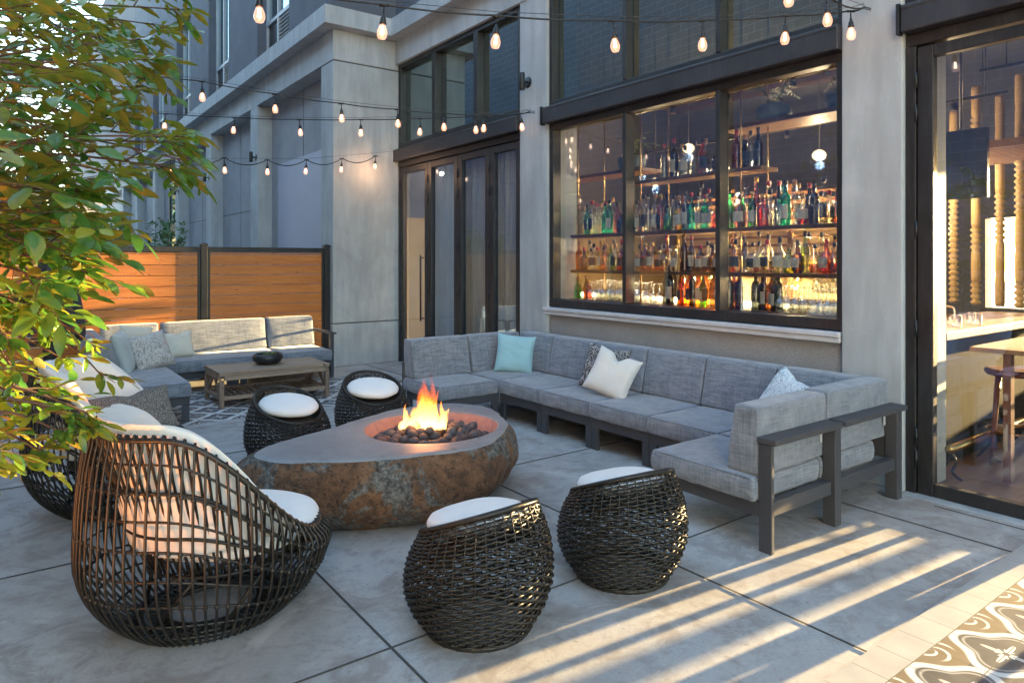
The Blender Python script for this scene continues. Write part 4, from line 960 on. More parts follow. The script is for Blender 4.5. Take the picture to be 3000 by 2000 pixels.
sh(MB().box(.70,1.46,7.33,7.36,.18,.26)).build('seat_frame',M['sofa_metal'],S2,.003); sh(MB().box(1.425,1.458,7.361,8.9,.18,.26)).build('seat_frame',M['sofa_metal'],S2,.003); sh(MB().box(.70,.735,7.361,9.7,.18,.5)).build('back_frame',M['sofa_metal'],S2,.003)
for x0,x1,y0,y1 in ((1.39,1.457,7.332,7.36),(.70,.77,7.332,7.36),(1.42,1.457,8.4,8.47),(2.2,2.34,8.91,8.94),(2.36,2.44,8.91,8.94),(3.2,3.27,9.70,9.74),(1.6,1.67,9.70,9.74)): sh(MB().box(x0,x1,y0,y1,0,.175)).build('leg',M['sofa_metal'],S2,.003)
pillow('pale mint pillow at the back left of the far L-shaped sofa',(1.02,8.45,.60),.50,.16,'mint',R(75),R(18),0,seed=5)
pillow('large pillow with grey leaf sketch on the corner of the far sofa',(1.30,8.55,.585),.46,.16,'print_grey',R(18),R(24),R(-9),seed=6,dent=.02)
pillow('cream pillow beside the leaf sketch pillow on the far sofa',(1.72,9.28,.555),.36,.14,'cream_pillow',R(-6),R(20),R(-6),seed=7,dent=.03)
pillow('cream pillow mostly hidden at the far back corner of the far sofa',(1.26,9.30,.62),.42,.14,'cream_pillow',R(20),R(16),R(8),seed=8)
# ------------------------------------------------------------------ coffee table + bowl
T=empty('coffee_table',(2.46,8.14,0),0,'weathered wooden coffee table with slatted lower shelf on the patterned tiles','coffee table')
m=MB(); hx,hy=.615,.355
for k in range(5): 
    y0=-hy+.02+k*(2*hy-.04)/5; m.box(-hx+.06,hx-.06,y0+.001,y0+(2*hy-.04)/5-.001,.352,.386)
m.box(-hx,-hx+.058,-hy,hy,.350,.388); m.box(hx-.058,hx,-hy,hy,.350,.388); m.build('top',M['drift'],T,.003)
m=MB(); m.box(-hx+.05,hx-.05,-hy,-hy+.03,.30,.350); m.box(-hx+.05,hx-.05,hy-.03,hy,.30,.350); m.box(-hx,-hx+.03,-hy+.05,hy-.05,.30,.349); m.box(hx-.03,hx,-hy+.05,hy-.05,.30,.349); m.build('apron',M['drift'],T,.003)
for ax in (-1,1):
    for ay in (-1,1):
        x0,x1=sorted((ax*hx,ax*(hx-.05))); y0,y1=sorted((ay*hy,ay*(hy-.05))); MB().box(x0+.001,x1-.001,y0+.001,y1-.001,0,.299).build('leg',M['driftz'],T,.003)
    m=MB()
    for s in (-1,1):
        p0=Vector((ax*(hx-.025),s*(hy-.06),.10)); p1=Vector((ax*(hx-.025),s*.05,.30)); d=p1-p0; L=d.length; Mx=Matrix.Translation((p0+p1)/2)@d.to_track_quat('Z','X').to_matrix().to_4x4(); m.box(-.02,.02,-.012,.012,-L/2,L/2,Mx)
    m.build('brace',M['driftz'],T,.002)
m=MB(); m.box(-hx+.05,hx-.05,-hy+.012,-hy+.042,.085,.125); m.box(-hx+.05,hx-.05,hy-.042,hy-.012,.085,.125)
for ax in (-1,1): x0,x1=sorted((ax*(hx-.01),ax*(hx-.04))); m.box(x0,x1,-hy+.05,hy-.05,.085,.125)
m.build('lower_rail',M['drift'],T,.002)
m=MB()
for k in range(16): x=-hx+.07+k*(2*hx-.14)/15; m.box(x-.022,x+.022,-hy+.043,hy-.043,.098,.115)
m.build('lower_shelf',M['drift'],T,.002)
B=empty('succulent_bowl',(2.47,8.17,.388),0,'matte black bowl of small succulents on the coffee table','planter')
m=MB(); m.lathe([(.001,0),(.09,.0),(.135,.02),(.168,.055),(.172,.085),(.155,.115),(.140,.122),(.132,.115),(.145,.09),(.10,.085),(.001,.085)],n=36,caps=False); m.build('bowl',M['bowl_black'],B)
m=MB(); m.lathe([(.001,.098),(.142,.092)],n=24,caps=False); m.build('soil',M['soil'],B)
rs=random.Random(4)
for k in range(13):
    a=rs.uniform(0,2*PI); q=rs.uniform(0,.10); cx,cy=q*math.cos(a),q*math.sin(a); m=MB(); h=rs.uniform(.02,.055)
    for ring in range(3):
        for l in range(7):
            an=l*2*PI/7+ring*.4; out=.030-.008*ring; p=Vector((cx,cy,.095+h*.3+ring*.007)); d=Vector((math.cos(an),math.sin(an),.35+.45*ring)).normalized(); s=Vector((-math.sin(an),math.cos(an),0))*.008
            m.add([p,p+d*out*.6+s,p+d*out,p+d*out*.6-s,p+d*out*.5+Vector((0,0,-.006))],[(0,1,2,3),(0,4,1),(1,4,2),(2,4,3),(3,4,0)])
    m.build('succulent',M['succulent'],B)
# ------------------------------------------------------------------ wicker poufs
def pouf_mesh():
    HB,SL=.47,.42
    def hgt(a,r): return HB+SL*math.sin(a)*r        # high toward +y
    def rad(t):
        P=[(0,.225),(.08,.25),(.2,.29),(.38,.322),(.55,.325),(.72,.312),(.86,.288),(1,.255)]
        for (t0,r0),(t1,r1) in zip(P[:-1],P[1:]):
            if t<=t1: q=(t-t0)/(t1-t0); return r0+(r1-r0)*q
        return P[-1][1]
    m=MB(); rows=33; n=176; half=22
    for k in range(rows):
        t=.012+(.965)*k/(rows-1)
        for ph in (0,):
            pts=[]
            for i in range(n):
                a=2*PI*i/n; w_=math.cos(a*half+PI*(k%2)+PI*ph); wz=math.sin(a*half+PI*(k%2)+PI*ph)
                r=rad(t)+.0062*w_; z=t*hgt(a,.26*(.9+.1*t))+.0022*math.sin(2*a*half); pts.append((r*math.cos(a),r*math.sin(a),z))
            m.tube(pts,.0050,5,closed=True)
    # inner lining rows just below the rim
    for k in range(9):
        t=1-k*.03
        pts=[]
        for i in range(120):
            a=2*PI*i/120; r=(.243+.018*k/8)*1.0-.012+.003*math.cos(a*half+PI*(k%2)); z=t*hgt(a,.255)-.004; pts.append((r*math.cos(a),r*math.sin(a),z))
        m.tube(pts,.0042,4,closed=True)
    body=m
    st=MB()
    for i in range(half*2):
        a=2*PI*i/(half*2)+.03; st.tube([(rad(t)*math.cos(a),rad(t)*math.sin(a),t*hgt(a,.26*(.9+.1*t))) for t in [x/12 for x in range(13)]],.0036,4,caps=False)
    rim=MB(); pts=[]
    for i in range(96): a=2*PI*i/96; pts.append((.252*math.cos(a),.252*math.sin(a),hgt(a,.255)+.002))
    rim.tube(pts,.0125,8,closed=True)
    bs=MB(); pts2=[(.228*math.cos(2*PI*i/48),.228*math.sin(2*PI*i/48),.012) for i in range(48)]; bs.tube(pts2,.013,8,closed=True)
    # wrapping turns on the rim
    N=260; wr=[]
    for i in range(N*6):
        a=2*PI*i/(N*6); b=a*N; c=Vector((.252*math.cos(a),.252*math.sin(a),hgt(a,.255)+.002)); o=Vector((math.cos(a),math.sin(a),0)); wr.append(c+o*math.cos(b)*.0135+Vector((0,0,1))*math.sin(b)*.0135)
    wrap=MB(); wrap.tube(wr,.0016,3,closed=True)
    seatb=MB(); seatb.lathe([(.001,.0),(.235,.0),(.238,.012),(.001,.014)],c=(0,0,.0),n=40)
    return body,st,rim,seatb,wrap,bs
def make_pouf():
    r=empty('wicker_pouf',(0,0,0),0,None,'pouf','wicker poufs around the fire pit')
    b,s,rm,sb,wp,bs=pouf_mesh(); wp.build('rim_wrapping',M['wicker'],r); bs.build('foot_ring',M['wicker'],r); b.build('woven_body',M['wicker'],r); s.build('stakes',M['wicker'],r); rm.build('rim',M['wicker'],r)
    o=sb.build('seat_base',M['wicker'],r); o.location=(0,0,.385); o.rotation_euler=(R(8),0,0)
    m=MB(); n=40; vs=[]; prof=[(.001,.075),(.10,.073),(.17,.066),(.212,.052),(.227,.035),(.222,.018),(.20,.006),(.001,.002)]
    m.lathe([(a_,b_*1.18) for a_,b_ in prof],n=n,caps=False); m.v=[(x+.004*mnoise.noise(Vector((x*9,y*9,1))),y,z+.006*mnoise.noise(Vector((x*8,y*8,z*9)))) for x,y,z in m.v]; c=m.build('seat_cushion',M['white_cushion'],r); c.location=(0,-.002,.432); c.rotation_euler=(R(10),0,0)
    return r
pf=make_pouf()
spots=[((1.68,2.52),PI+.05,'black wicker pouf nearest the camera, lower left of the near pair'),((2.54,2.49),PI-.15,'black wicker pouf beside the right arm of the long sofa'),((1.78,5.36),.25,'black wicker pouf in front of the coffee table, left of the far pair'),((2.62,5.63),-.1,'black wicker pouf by the left end of the U-shaped sofa')]
tmpl=[]
for i,((x,y),rz,lb) in enumerate(spots):
    o=pf if i==0 else copy_tree(pf); tmpl.append(o); o.location=(x,y,0); o.rotation_euler=(0,0,rz); o['label']=lb
# ------------------------------------------------------------------ fire boulder
O=[(1.20,4.06),(1.19,4.21),(1.28,4.33),(1.47,4.43),(1.75,4.55),(2.07,4.68),(2.4,4.79),(2.70,4.82),(2.92,4.74),(3.03,4.54),(3.02,4.30),(2.94,4.08),(2.80,3.85),(2.60,3.66),(2.33,3.54),(2.01,3.54),(1.68,3.66),(1.46,3.80),(1.28,3.92)]
ct=Vector((2.15,4.18,0)); OP=catmull([Vector((x,y,0)) for x,y in O],9,True); NO=len(OP)
fp=empty('fire_pit',(ct.x,ct.y,0),0,'brown boulder fire pit with a flat honed grey top and round fire bowl','fire pit')
levels=[(.0,-.15),(.015,-.11),(.04,-.07),(.08,-.02),(.12,.02),(.16,.045),(.20,.06),(.24,.07),(.28,.072),(.32,.068),(.36,.055),(.40,.032),(.425,.012),(.44,-.004)]
vs=[];F=[]
for li,(z,off) in enumerate(levels):
    for i,p in enumerate(OP):
        a=OP[(i-1)%NO]; b=OP[(i+1)%NO]; tn=(b-a).normalized(); nr=Vector((tn.y,-tn.x,0)); 
        if nr.dot(p-ct)<0: nr=-nr
        q=p+nr*(off+.10*(1-smooth(1.2,1.75,p.x))*math.sin(PI*min(1,(z+.03)/.47))); nn=mnoise.noise(Vector((q.x*2.3,q.y*2.3,z*3)))*.05+mnoise.noise(Vector((q.x*6,q.y*6,z*7)))*.024+abs(mnoise.noise(Vector((q.x*14,q.y*14,z*14))))*-.016; q=q+nr*nn*(1 if z<.43 else .75)
        zz=z+(mnoise.noise(Vector((q.x*2,q.y*2,9)))*.012 if .2<z else 0)
        if z<=.06: zz=z
        if z>.43: zz=.44+mnoise.noise(Vector((q.x*3,q.y*3,5)))*.004
        vs.append((q.x-ct.x,q.y-ct.y,zz))
for l in range(len(levels)-1):
    for i in range(NO): k=(i+1)%NO; F.append((l*NO+i,l*NO+k,(l+1)*NO+k,(l+1)*NO+i))
m=MB(); m.add(vs,F,True); 
o=m.build('rough_sides',M['boulder'],fp); 
for p in o.data.polygons: p.use_smooth=True
ss=o.modifiers.new('s','SUBSURF'); ss.levels=1; ss.render_levels=1
top=[Vector(v) for v in vs[-NO:]]
bc=Vector((2.38-ct.x,4.155-ct.y,0)); RB=.455
m=MB(); ring=[]; vv=[]
for i,p in enumerate(top):
    d=Vector((p.x-bc.x,p.y-bc.y,0)); an=math.atan2(d.y,d.x); inner=bc+Vector((math.cos(an)*RB*1.02,math.sin(an)*RB*.97,0))
    for s_ in (0,.04,.12,.3,.55,.8,.95,1): q=p.lerp(inner,s_); z={0:.437,.04:.446}.get(s_,.45)+(.0025*mnoise.noise(Vector((q.x*4,q.y*4,0))))-(.004 if s_==1 else 0); vv.append((q.x*(1.0),q.y,z))
K=8
m.add(vv,[(i*K+k,((i+1)%NO)*K+k,((i+1)%NO)*K+k+1,i*K+k+1) for i in range(NO) for k in range(K-1)],True); m.build('honed_top',M['stonetop'],fp)
m=MB(); vs=[]; n=64; pr=[(1.0,.446),(.985,.438),(.955,.40),(.92,.36),(.85,.33),(.3,.32),(.001,.32)]
for q,z in pr:
    for k in range(n): a=2*PI*k/n; vs.append((bc.x+math.cos(a)*RB*1.02*q,bc.y+math.sin(a)*RB*.97*q,z))
m.add(vs,[(i*n+k,i*n+(k+1)%n,(i+1)*n+(k+1)%n,(i+1)*n+k) for i in range(len(pr)-1) for k in range(n)],True); m.build('fire_bowl',M['bowl'],fp)
# lava stones: each one on its own
rr=random.Random(21)
def rock_mesh(seed):
    import bmesh
    bm=bmesh.new(); bmesh.ops.create_icosphere(bm,subdivisions=3,radius=1)
    for v in bm.verts:
        p=v.co.copy(); v.co=Vector((p.x*1.25,p.y*.92,p.z*.86))*(1+.10*mnoise.noise(p*1.3+Vector((seed*5,0,0)))+.03*mnoise.noise(p*5+Vector((seed,0,0))))
    me=bpy.data.meshes.new('lava_stone'); bm.to_mesh(me); bm.free(); me.materials.append(M['lava'])
    for p in me.polygons: p.use_smooth=True
    return me
RM=[rock_mesh(i) for i in range(5)]
placed=[]
def put_rock(x,y,z,s):
    o=obj_me('lava_stone',rr.choice(RM)); o.location=(x,y,z); o.scale=(s,s,s); o.rotation_euler=(rr.uniform(-.5,.5),rr.uniform(-.5,.5),rr.uniform(0,6)); tag(o,'dark rounded lava stone among many alike in the fire bowl','stone','lava stones in the fire bowl')
for lay,(zz,rad_,num) in enumerate(((.36,.405,60),(.398,.34,36),(.43,.20,9))):
    pts=[]
    tries=0
    while len(pts)<num and tries<4000:
        tries+=1; a=rr.uniform(0,2*PI); q=rad_*math.sqrt(rr.random()); x,y=2.38+q*math.cos(a),4.155+q*math.sin(a)*.95
        if lay>0 and (x-2.36)**2+(y-4.2)**2<.06**2: continue
        if all((x-px)**2+(y-py)**2>(.060)**2 for px,py in pts): pts.append((x,y)); put_rock(x,y,zz+rr.uniform(-.008,.012),rr.uniform(.030,.043))
# flames
def flames(cx,cy,z):
    r=empty('fire',(cx,cy,z),0,'orange and yellow flames rising from the lava stones','fire')
    rnd=random.Random(3)
    tongues=[(0,0,.06,.24),(.035,-.02,.05,.20),(-.03,.02,.045,.28),(.055,.01,.035,.22),(-.06,-.01,.04,.15),(.08,-.03,.035,.14),(-.115,-.03,.03,.12),(-.15,-.02,.03,.13),(.015,-.05,.04,.16),(-.01,.04,.035,.34),(.10,0,.022,.19),(-.19,-.03,.022,.08),(.03,.03,.028,.37),(-.09,.02,.022,.15),(.012,-.01,.018,.40),(-.045,.0,.018,.31),(.065,.02,.016,.33),(.12,-.02,.016,.14),(-.17,.0,.014,.17),(.04,-.04,.02,.27),(-.02,-.03,.02,.22),(-.13,-.05,.016,.09),(.09,.03,.014,.26)]
    for i,(x,y,w_,h) in enumerate(tongues):
        m=MB(); n=12; L=14; vs=[]; lean=rnd.uniform(-.05,.05); ph=rnd.uniform(0,6)
        for k in range(L+1):
            t=k/L; rad_=w_*(.55+1.0*t)*(1-t)**.9*1.35+.0005; ox=lean*t+.018*math.sin(t*5+ph)*t; oy=.012*math.cos(t*4+ph)*t
            for j_ in range(n):
                a=2*PI*j_/n; rg=rad_*(1+.30*math.sin(a*3+t*7+ph)+.15*math.sin(a*5-t*11+ph)); vs.append((x*RT.x+ -y*0+ox*RT.x+rg*math.cos(a),x*RT.y+y+ox*RT.y+oy+rg*math.sin(a),h*t))
        m.add(vs,[(q*n+j_,q*n+(j_+1)%n,(q+1)*n+(j_+1)%n,(q+1)*n+j_) for q in range(L) for j_ in range(n)],True); m.build('flame_tongue',M['flame'],r)
    l=bpy.data.lights.new('fire_glow','POINT'); l.energy=.6; l.color=(1,.36,.10); l.shadow_soft_size=.10; o=bpy.data.objects.new('fire_glow',l); C.objects.link(o); o.parent=r; o.location=(0,0,.16)
flames(2.36,4.20,.43)
# ------------------------------------------------------------------ egg-shaped wicker lounge chairs
def lounge():
    r=empty('lounge_chair',(0,0,0),0,None,'lounge chair','wicker lounge chairs at the left')
    A,Bw=.555,.50
    def back_(a): return (1-math.cos(a))/2          # 0 front, 1 back
    def h(a):
        q=back_(a); return .36+.53*smooth(.10,.86,q)**1.05
    def plan(a,k=1.0): return Vector((A*k*math.cos(a)*(1 if math.cos(a)>0 else .97),Bw*k*math.sin(a),0))
    def s(z,a):
        P=[(0,.60),(.03,.68),(.10,.82),(.2,.94),(.31,1.0),(.45,1.0),(.62,.985),(.9,.93)]
        for (t0,r0),(t1,r1) in zip(P[:-1],P[1:]):
            if z<=t1: q=(z-t0)/(t1-t0); return r0+(r1-r0)*q
        return P[-1][1]
    def outer(a,t):
        z=t*h(a); k=s(z,a)
        fr_=1-back_(a); top=max(0,(t-.80)/.20); k*=1-.10*top*top*(.3+.9*fr_)
        return plan(a,k)+Vector((0,0,z))
    def inner(a,t):   # t 0 at rim .. 1 at the seat ring
        rim=outer(a,1.0); seatr=Vector((.07+.34*math.cos(a),.33*math.sin(a),.27)); p=rim.lerp(seatr,t); 
        p.z+=.05*math.sin(PI*t)*(-1); return p
    n=76; m=MB()
    for i in range(n):
        a=2*PI*i/n; P=[outer(a,t) for t in [0,.05,.12,.22,.35,.5,.65,.8,.9,.97]]
        rim=outer(a,1.0); out=Vector((math.cos(a),math.sin(a),0))
        P+= [rim+out*.004+Vector((0,0,.012)),rim-out*.014+Vector((0,0,.016))]
        P+= [inner(a,t)-out*.016 for t in (.06,.2,.4,.6,.8,1.0)]
        m.tube(catmull(P,2),.0058,6)
    m.build('upright_canes',M['wicker'],r)
    m=MB()
    for t in (.08,.17,.28,.40,.53,.66,.78,.90): m.tube([outer(2*PI*i/72,t)*.985+Vector((0,0,outer(2*PI*i/72,t).z*.015)) for i in range(72)],.0054,6,closed=True)
    for t in (.3,.62,1.0): m.tube([inner(2*PI*i/60,t) for i in range(60)],.0075,6,closed=True)
    for i in range(n):       # small bindings where canes cross the rings
        a=2*PI*i/n
        for t in (.28,.53,.78):
            c=outer(a,t); m.lathe([(.001,-.011),(.0105,-.006),(.0105,.006),(.001,.011)],c=tuple(c*.995),n=5,caps=False)
    m.build('ring_canes',M['wicker'],r)
    m=MB(); m.tube([outer(2*PI*i/72,1.0)+Vector((0,0,.002)) for i in range(72)],.012,8,closed=True); m.build('rim',M['wicker'],r)
    m=MB()
    for k,q in enumerate((.60,.50,.36)): m.tube([plan(2*PI*i/60,q)+Vector((0,0,.014+.008*(k>0))) for i in range(60)],.012,6,closed=True)
    for i in range(56):
        a=2*PI*i/56; m.tube([plan(a,.61)+Vector((0,0,.02)),plan(a+.10,.36)+Vector((0,0,.03))],.007,5)
    for i in range(6):
        a=2*PI*i/6+.3; m.tube([plan(a,.55)+Vector((0,0,.03)),Vector((.07+.30*math.cos(a+.5),.30*math.sin(a+.5),.27))],.010,6)
    for d in (-.2,0,.2): m.tube([(-.25,d,.272),(.38,d,.272)],.008,6)
    m.build('base',M['wicker'],r)
    # seat pad
    m=MB(); N=48; vs=[]
    for q,z in ((.001,.425),(.13,.425),(.25,.422),(.32,.412),(.362,.392),(.375,.366),(.366,.338),(.33,.318),(.25,.308),(.001,.308)):
        for k in range(N):
            a=2*PI*k/N; e=1+.02*math.cos(2*a); rx=q*1.03; x=.115+rx*math.cos(a)*e; y=q*math.sin(a)*.98; vs.append((x,y,z+.004*mnoise.noise(Vector((x*7,y*7,z*9)))))
    m.add(vs,[(i*N+(k+1)%N,i*N+k,(i+1)*N+k,(i+1)*N+(k+1)%N) for i in range(9) for k in range(N)],True); m.build('seat_cushion',M['white_cushion'],r)
    # back pad wrapping the shell
    m=MB(); NU,NV=44,16; vs=[]; a0,a1=R(62),R(298)
    for side in (0,1):
        for i in range(NU+1):
            u=i/NU; a=a0+(a1-a0)*u; rim=outer(a,1.0); lowp=Vector((.02+.37*math.cos(a),.36*math.sin(a),.37)); o_=Vector((math.cos(a),math.sin(a),0)).normalized()
            edge=max(0,1-abs(2*u-1)**3.2)
            for k in range(NV+1):
                v=k/NV; topz=rim+o_*(-.012)+Vector((0,0,.06*edge)); p=lowp.lerp(topz,v); th=.135*(max(0,1-(2*v-1)**6))**.5*(edge**.35)
                p=p-o_*.032*(1 if side==0 else 0)*0
                nn=.010*mnoise.noise(Vector((a*4,v*3,side)))+.0035*math.sin(a*30)*(v>.8)*(side==0)
                p=p-o_*(side*(th+nn))-o_*.02+(o_*.010*math.sin(PI*v))+Vector((0,0,side*th*.10)); vs.append(p)
    NN=(NU+1)*(NV+1)
    F=[]
    for s_ in (0,1):
        for i in range(NU):
            for k in range(NV):
                q=(s_*NN+i*(NV+1)+k,s_*NN+(i+1)*(NV+1)+k,s_*NN+(i+1)*(NV+1)+k+1,s_*NN+i*(NV+1)+k+1); F.append(q if s_==0 else q[::-1])
    for i in range(NU):
        for k in (0,NV): F.append((i*(NV+1)+k,(i+1)*(NV+1)+k,NN+(i+1)*(NV+1)+k,NN+i*(NV+1)+k))
    for k in range(NV):
        for i in (0,NU): F.append((i*(NV+1)+k,i*(NV+1)+k+1,NN+i*(NV+1)+k+1,NN+i*(NV+1)+k))
    m.add(vs,F,True); o=m.build('back_cushion',M['white_cushion'],r)
    import bmesh
    bm=bmesh.new(); bm.from_mesh(o.data); bmesh.ops.remove_doubles(bm,verts=bm.verts,dist=.001); bmesh.ops.recalc_face_normals(bm,faces=bm.faces); bm.to_mesh(o.data); bm.free()
    for p in o.data.polygons: p.use_smooth=True
    ss=o.modifiers.new('s','SUBSURF'); ss.levels=1; ss.render_levels=1
    return r
ch=lounge(); ch.location=(.76,3.36,0); ch.rotation_euler=(0,0,R(10)); ch['label']='big black cane lounge chair nearest the camera with white cushions'
c2=copy_tree(ch); c2.location=(.60,5.16,0); c2.rotation_euler=(0,0,R(-28)); c2['label']='black cane lounge chair behind, holding a grey tweed pillow'
pillow('grey woven tweed lumbar pillow on the farther cane lounge chair',(.67,5.09,.60),.33,.13,'tweed',R(6),R(34),R(-6),aspect=1.62,seed=12,dent=.03)
# closed umbrella
U=empty('closed_umbrella',(.40,8.15,0),0,'closed charcoal patio umbrella standing beside the far sofa','umbrella')
m=MB(); m.tube([(0,0,0),(0,0,2.3)],.02,10); m.build('pole',M['black'],U)
m=MB(); m.box(-.3,.3,-.3,.3,0,.1); m.build('base',M['black'],U,.01)
m=MB(); n=72; prof=[(2.28,.03),(2.0,.07),(1.7,.11),(1.4,.14),(1.1,.185),(.85,.20),(.80,.19)]; vs=[]
for z,q in prof:
    for k in range(n): a=2*PI*k/n; rr_=q*(1+.30*math.cos(a*7+z*1.1)+.08*math.sin(a*3)); vs.append((rr_*math.cos(a),rr_*math.sin(a),z-.05*math.sin(a*5)*(z<1)))
m.add(vs,[(i*n+k,i*n+(k+1)%n,(i+1)*n+(k+1)%n,(i+1)*n+k) for i in range(len(prof)-1) for k in range(n)],True); m.build('canopy',M['umbrella'],U)
# ------------------------------------------------------------------ string lights
SPROF=[(.001,.0),(.008,0),(.009,-.015),(.017,-.028),(.0185,-.05),(.019,-.062),(.001,-.064)]
BPROF=[(.012,-.058),(.016,-.068),(.026,-.092),(.0305,-.112),(.029,-.130),(.020,-.148),(.001,-.154)]
def string_lights(label,joints,bulbs,wire=True,sag=.012,hang=.10,group='string lights over the patio',extra=None):
    """joints: patio positions along the cable; bulbs: which joints carry a bulb"""
    J=[Vector(p) for p in joints]; r=empty('string_lights',tuple(J[-1]),0,label,'string lights',group); o0=J[-1]
    m=MB(); pts=[]
    for a,b in zip(J[:-1],J[1:]):
        for k in range(8):
            t=k/8; p=a.lerp(b,t); p.z-=sag*4*t*(1-t); pts.append(p-o0)
    pts.append(J[-1]-o0); m.tube(pts,.0062,6); m.build('cable',M['black'],r)
    if wire:
        m=MB(); m.tube([p-o0+Vector((0,0,.022)) for p in J],.0022,4); m.build('support_wire',M['steel'],r)
    rnd=random.Random(len(J))
    for i in bulbs:
        p=J[i]-o0; tilt=Vector((rnd.uniform(-.08,.08),rnd.uniform(-.08,.08),-1)).normalized()
        q=(-tilt).to_track_quat('Z','X').to_matrix().to_4x4(); Mx=Matrix.Translation(p+tilt*hang*.55)@q
        m=MB(); m.tube([p,p+tilt*hang*.56],.0048,6); m.lathe(SPROF,n=14,M=Mx); m.tube([p+Vector((0,0,-.004))+RT*.03,p+Vector((0,0,-.004))-RT*.03],.0095,8); m.lathe([(.0195,-.052),(.0215,-.054),(.0215,-.060),(.0195,-.062)],n=14,M=Mx)
        s=m.build('socket',M['black'],r)
        m=MB(); m.lathe(BPROF,n=16,M=Mx); m.build('bulb',M['bulbglass'],s)
        m=MB(); 
        for k in range(4):
            a=k*PI/2; m.tube([Mx@Vector((.004*math.cos(a),.004*math.sin(a),-.07)),Mx@Vector((.009*math.cos(a),.009*math.sin(a),-.122))],.0022,4)
        m.build('filament',M['filament'],s)
    m=MB(); c=[J[-1]-o0+Vector((0,0,.0))]; m.tube([c[0],c[0]+Vector((.03,0,.0)),c[0]+Vector((.07,-.01,.0))],.004,5); m.build('hook',M['steel'],r)
hA=Vector((4.90,2.42,3.40)); hB=Vector((4.92,6.30,3.345)); hC=Vector((4.86,9.80,3.31))
s1=[W(300,-180,3.4),W(760,-42,3.75),W(1126,14,4.05),W(1457,46,4.2),W(1795,60,4.4),W(2059,60,4.6),W(2301,46,4.75),W(2492,32,4.83),hA]
string_lights('nearest string of warm bulbs ending on the pillar right of the bar window',s1,[1,2,3,4,5,6,7])
s1b=[W(2150,-210,3.9),W(2308,-75,4.2),W(2421,-12,4.5),hA-Vector((0,0,.012))]
string_lights('short second string of bulbs coming down from overhead at top right',s1b,[1,2],sag=.03)
s2=[W(-100,150,5.6),W(250,195,6.2),W(592,238,6.9),W(805,275,7.2),W(1000,303,7.45),W(1164,320,7.6),W(1300,331,7.75),W(1420,335,7.9),W(1525,332,7.97),hB]
string_lights('upper middle string of bulbs ending on the pillar left of the bar window',s2,[2,3,4,5,6,7,8],sag=.012)
s3=[W(100,300,9.0),W(300,322,8.9),W(485,333,8.7),W(687,344,8.6),W(877,350,8.4),W(1057,350,8.25),W(1232,347,8.1),W(1393,340,8.0),hB-Vector((0,0,.02))]
string_lights('lower middle string of bulbs meeting the upper one at the pillar hook',s3,[1,2,3,4,5,6,7],sag=.008)
s4=[W(330,478,8.0),W(500,468,8.6),W(657,462,9.0),W(783,468,9.4),W(898,468,9.8),W(1002,464,10.1),W(1100,457,10.45)]
string_lights('far wavy string of bulbs ending at the corner pillar',s4,[1,2,3,4,5,6],wire=False,sag=.085,hang=.11)
m=MB(); m.tube([W(330,470,8.0),W(657,464,9.0),W(900,465,9.8),hC],.002,4); tag(m.build('guy_wire',M['steel']),'thin steel wire carrying the far wavy string of bulbs','wire')
l=bpy.data.lights.new('bulb_glow','POINT'); l.energy=.45; l.color=(1,.55,.3); l.shadow_soft_size=.03; o=bpy.data.objects.new('bulb_glow',l); C.objects.link(o); o.location=W(1099,492,10.35)
# ------------------------------------------------------------------ big-leaved tree at the left
rt=random.Random(77)
TR=empty('magnolia_tree',(-1.35,2.3,0),0,'large glossy-leaved tree leaning in from the left with branches over the chairs','tree')
t0=Vector(TR.location)
bark=MB(); leafm=MB()
def add_leaf(p,d,n,L):
    """leaf from base p along d, face normal n"""
    d=d.normalized(); s=d.cross(n).normalized(); n=s.cross(d).normalized(); Wd=L*rt.uniform(.30,.42)
    droop=rt.uniform(.02,.16)*L; fold=Wd*rt.uniform(.05,.22)
    ts=(0,.10,.3,.55,.78,.92,1.0); ws=(.02,.38,.86,1.0,.70,.36,.0)
    vs=[]
    for t,w_ in zip(ts,ws):
        c=p+d*(L*(t*.94+.06))-n*(droop*t*t)+Vector((0,0,0)); hw=Wd/2*w_
        vs+= [c-s*hw+n*fold*w_,c,c+s*hw+n*fold*w_]
    fs=[]
    for i in range(len(ts)-1):
        b=i*3; fs+= [(b,b+1,b+4,b+3),(b+1,b+2,b+5,b+4)]
    leafm.add([v-t0 for v in vs],fs,True)
def twig(a,b,nl,L,r0=.0025,bend=.06,spread=.9):
    a=Vector(a); b=Vector(b); ln=(b-a).length
    mid=(a+b)/2+Vector((rt.uniform(-1,1),rt.uniform(-1,1),rt.uniform(0,1.2)))*bend*ln
    P=catmull([a,mid,b],5); bark.tube([p-t0 for p in P],[r0*(1-.75*i/(len(P)-1)) for i in range(len(P))],5,caps=False)
    N=len(P)-1; ph=rt.uniform(0,6)
    for k in range(nl):
        t=.12+.88*(k+rt.uniform(-.2,.2))/max(1,nl-1) if nl>1 else 1; t=max(.05,min(1,t)); q=t*N; i=min(int(q),N-1); p=P[i].lerp(P[i+1],q-i); d=(P[i+1]-P[i]).normalized()
        side=d.cross(Vector((0,0,1))); side=side.normalized() if side.length>.1 else Vector((1,0,0)); sg=1 if k%2 else -1
        dd=d*rt.uniform(.35,.9)+side*sg*rt.uniform(.5,1.0)*spread+Vector((0,0,rt.uniform(-.55,.35)))
        if t>.97: dd=d+Vector((0,0,rt.uniform(-.3,.2)))
        nrm=Vector((rt.gauss(0,.45),rt.gauss(0,.45),1)).normalized()
        add_leaf(p,dd,nrm,L*rt.choice((.55,.8,1.0,1.0,1.15,1.3)))
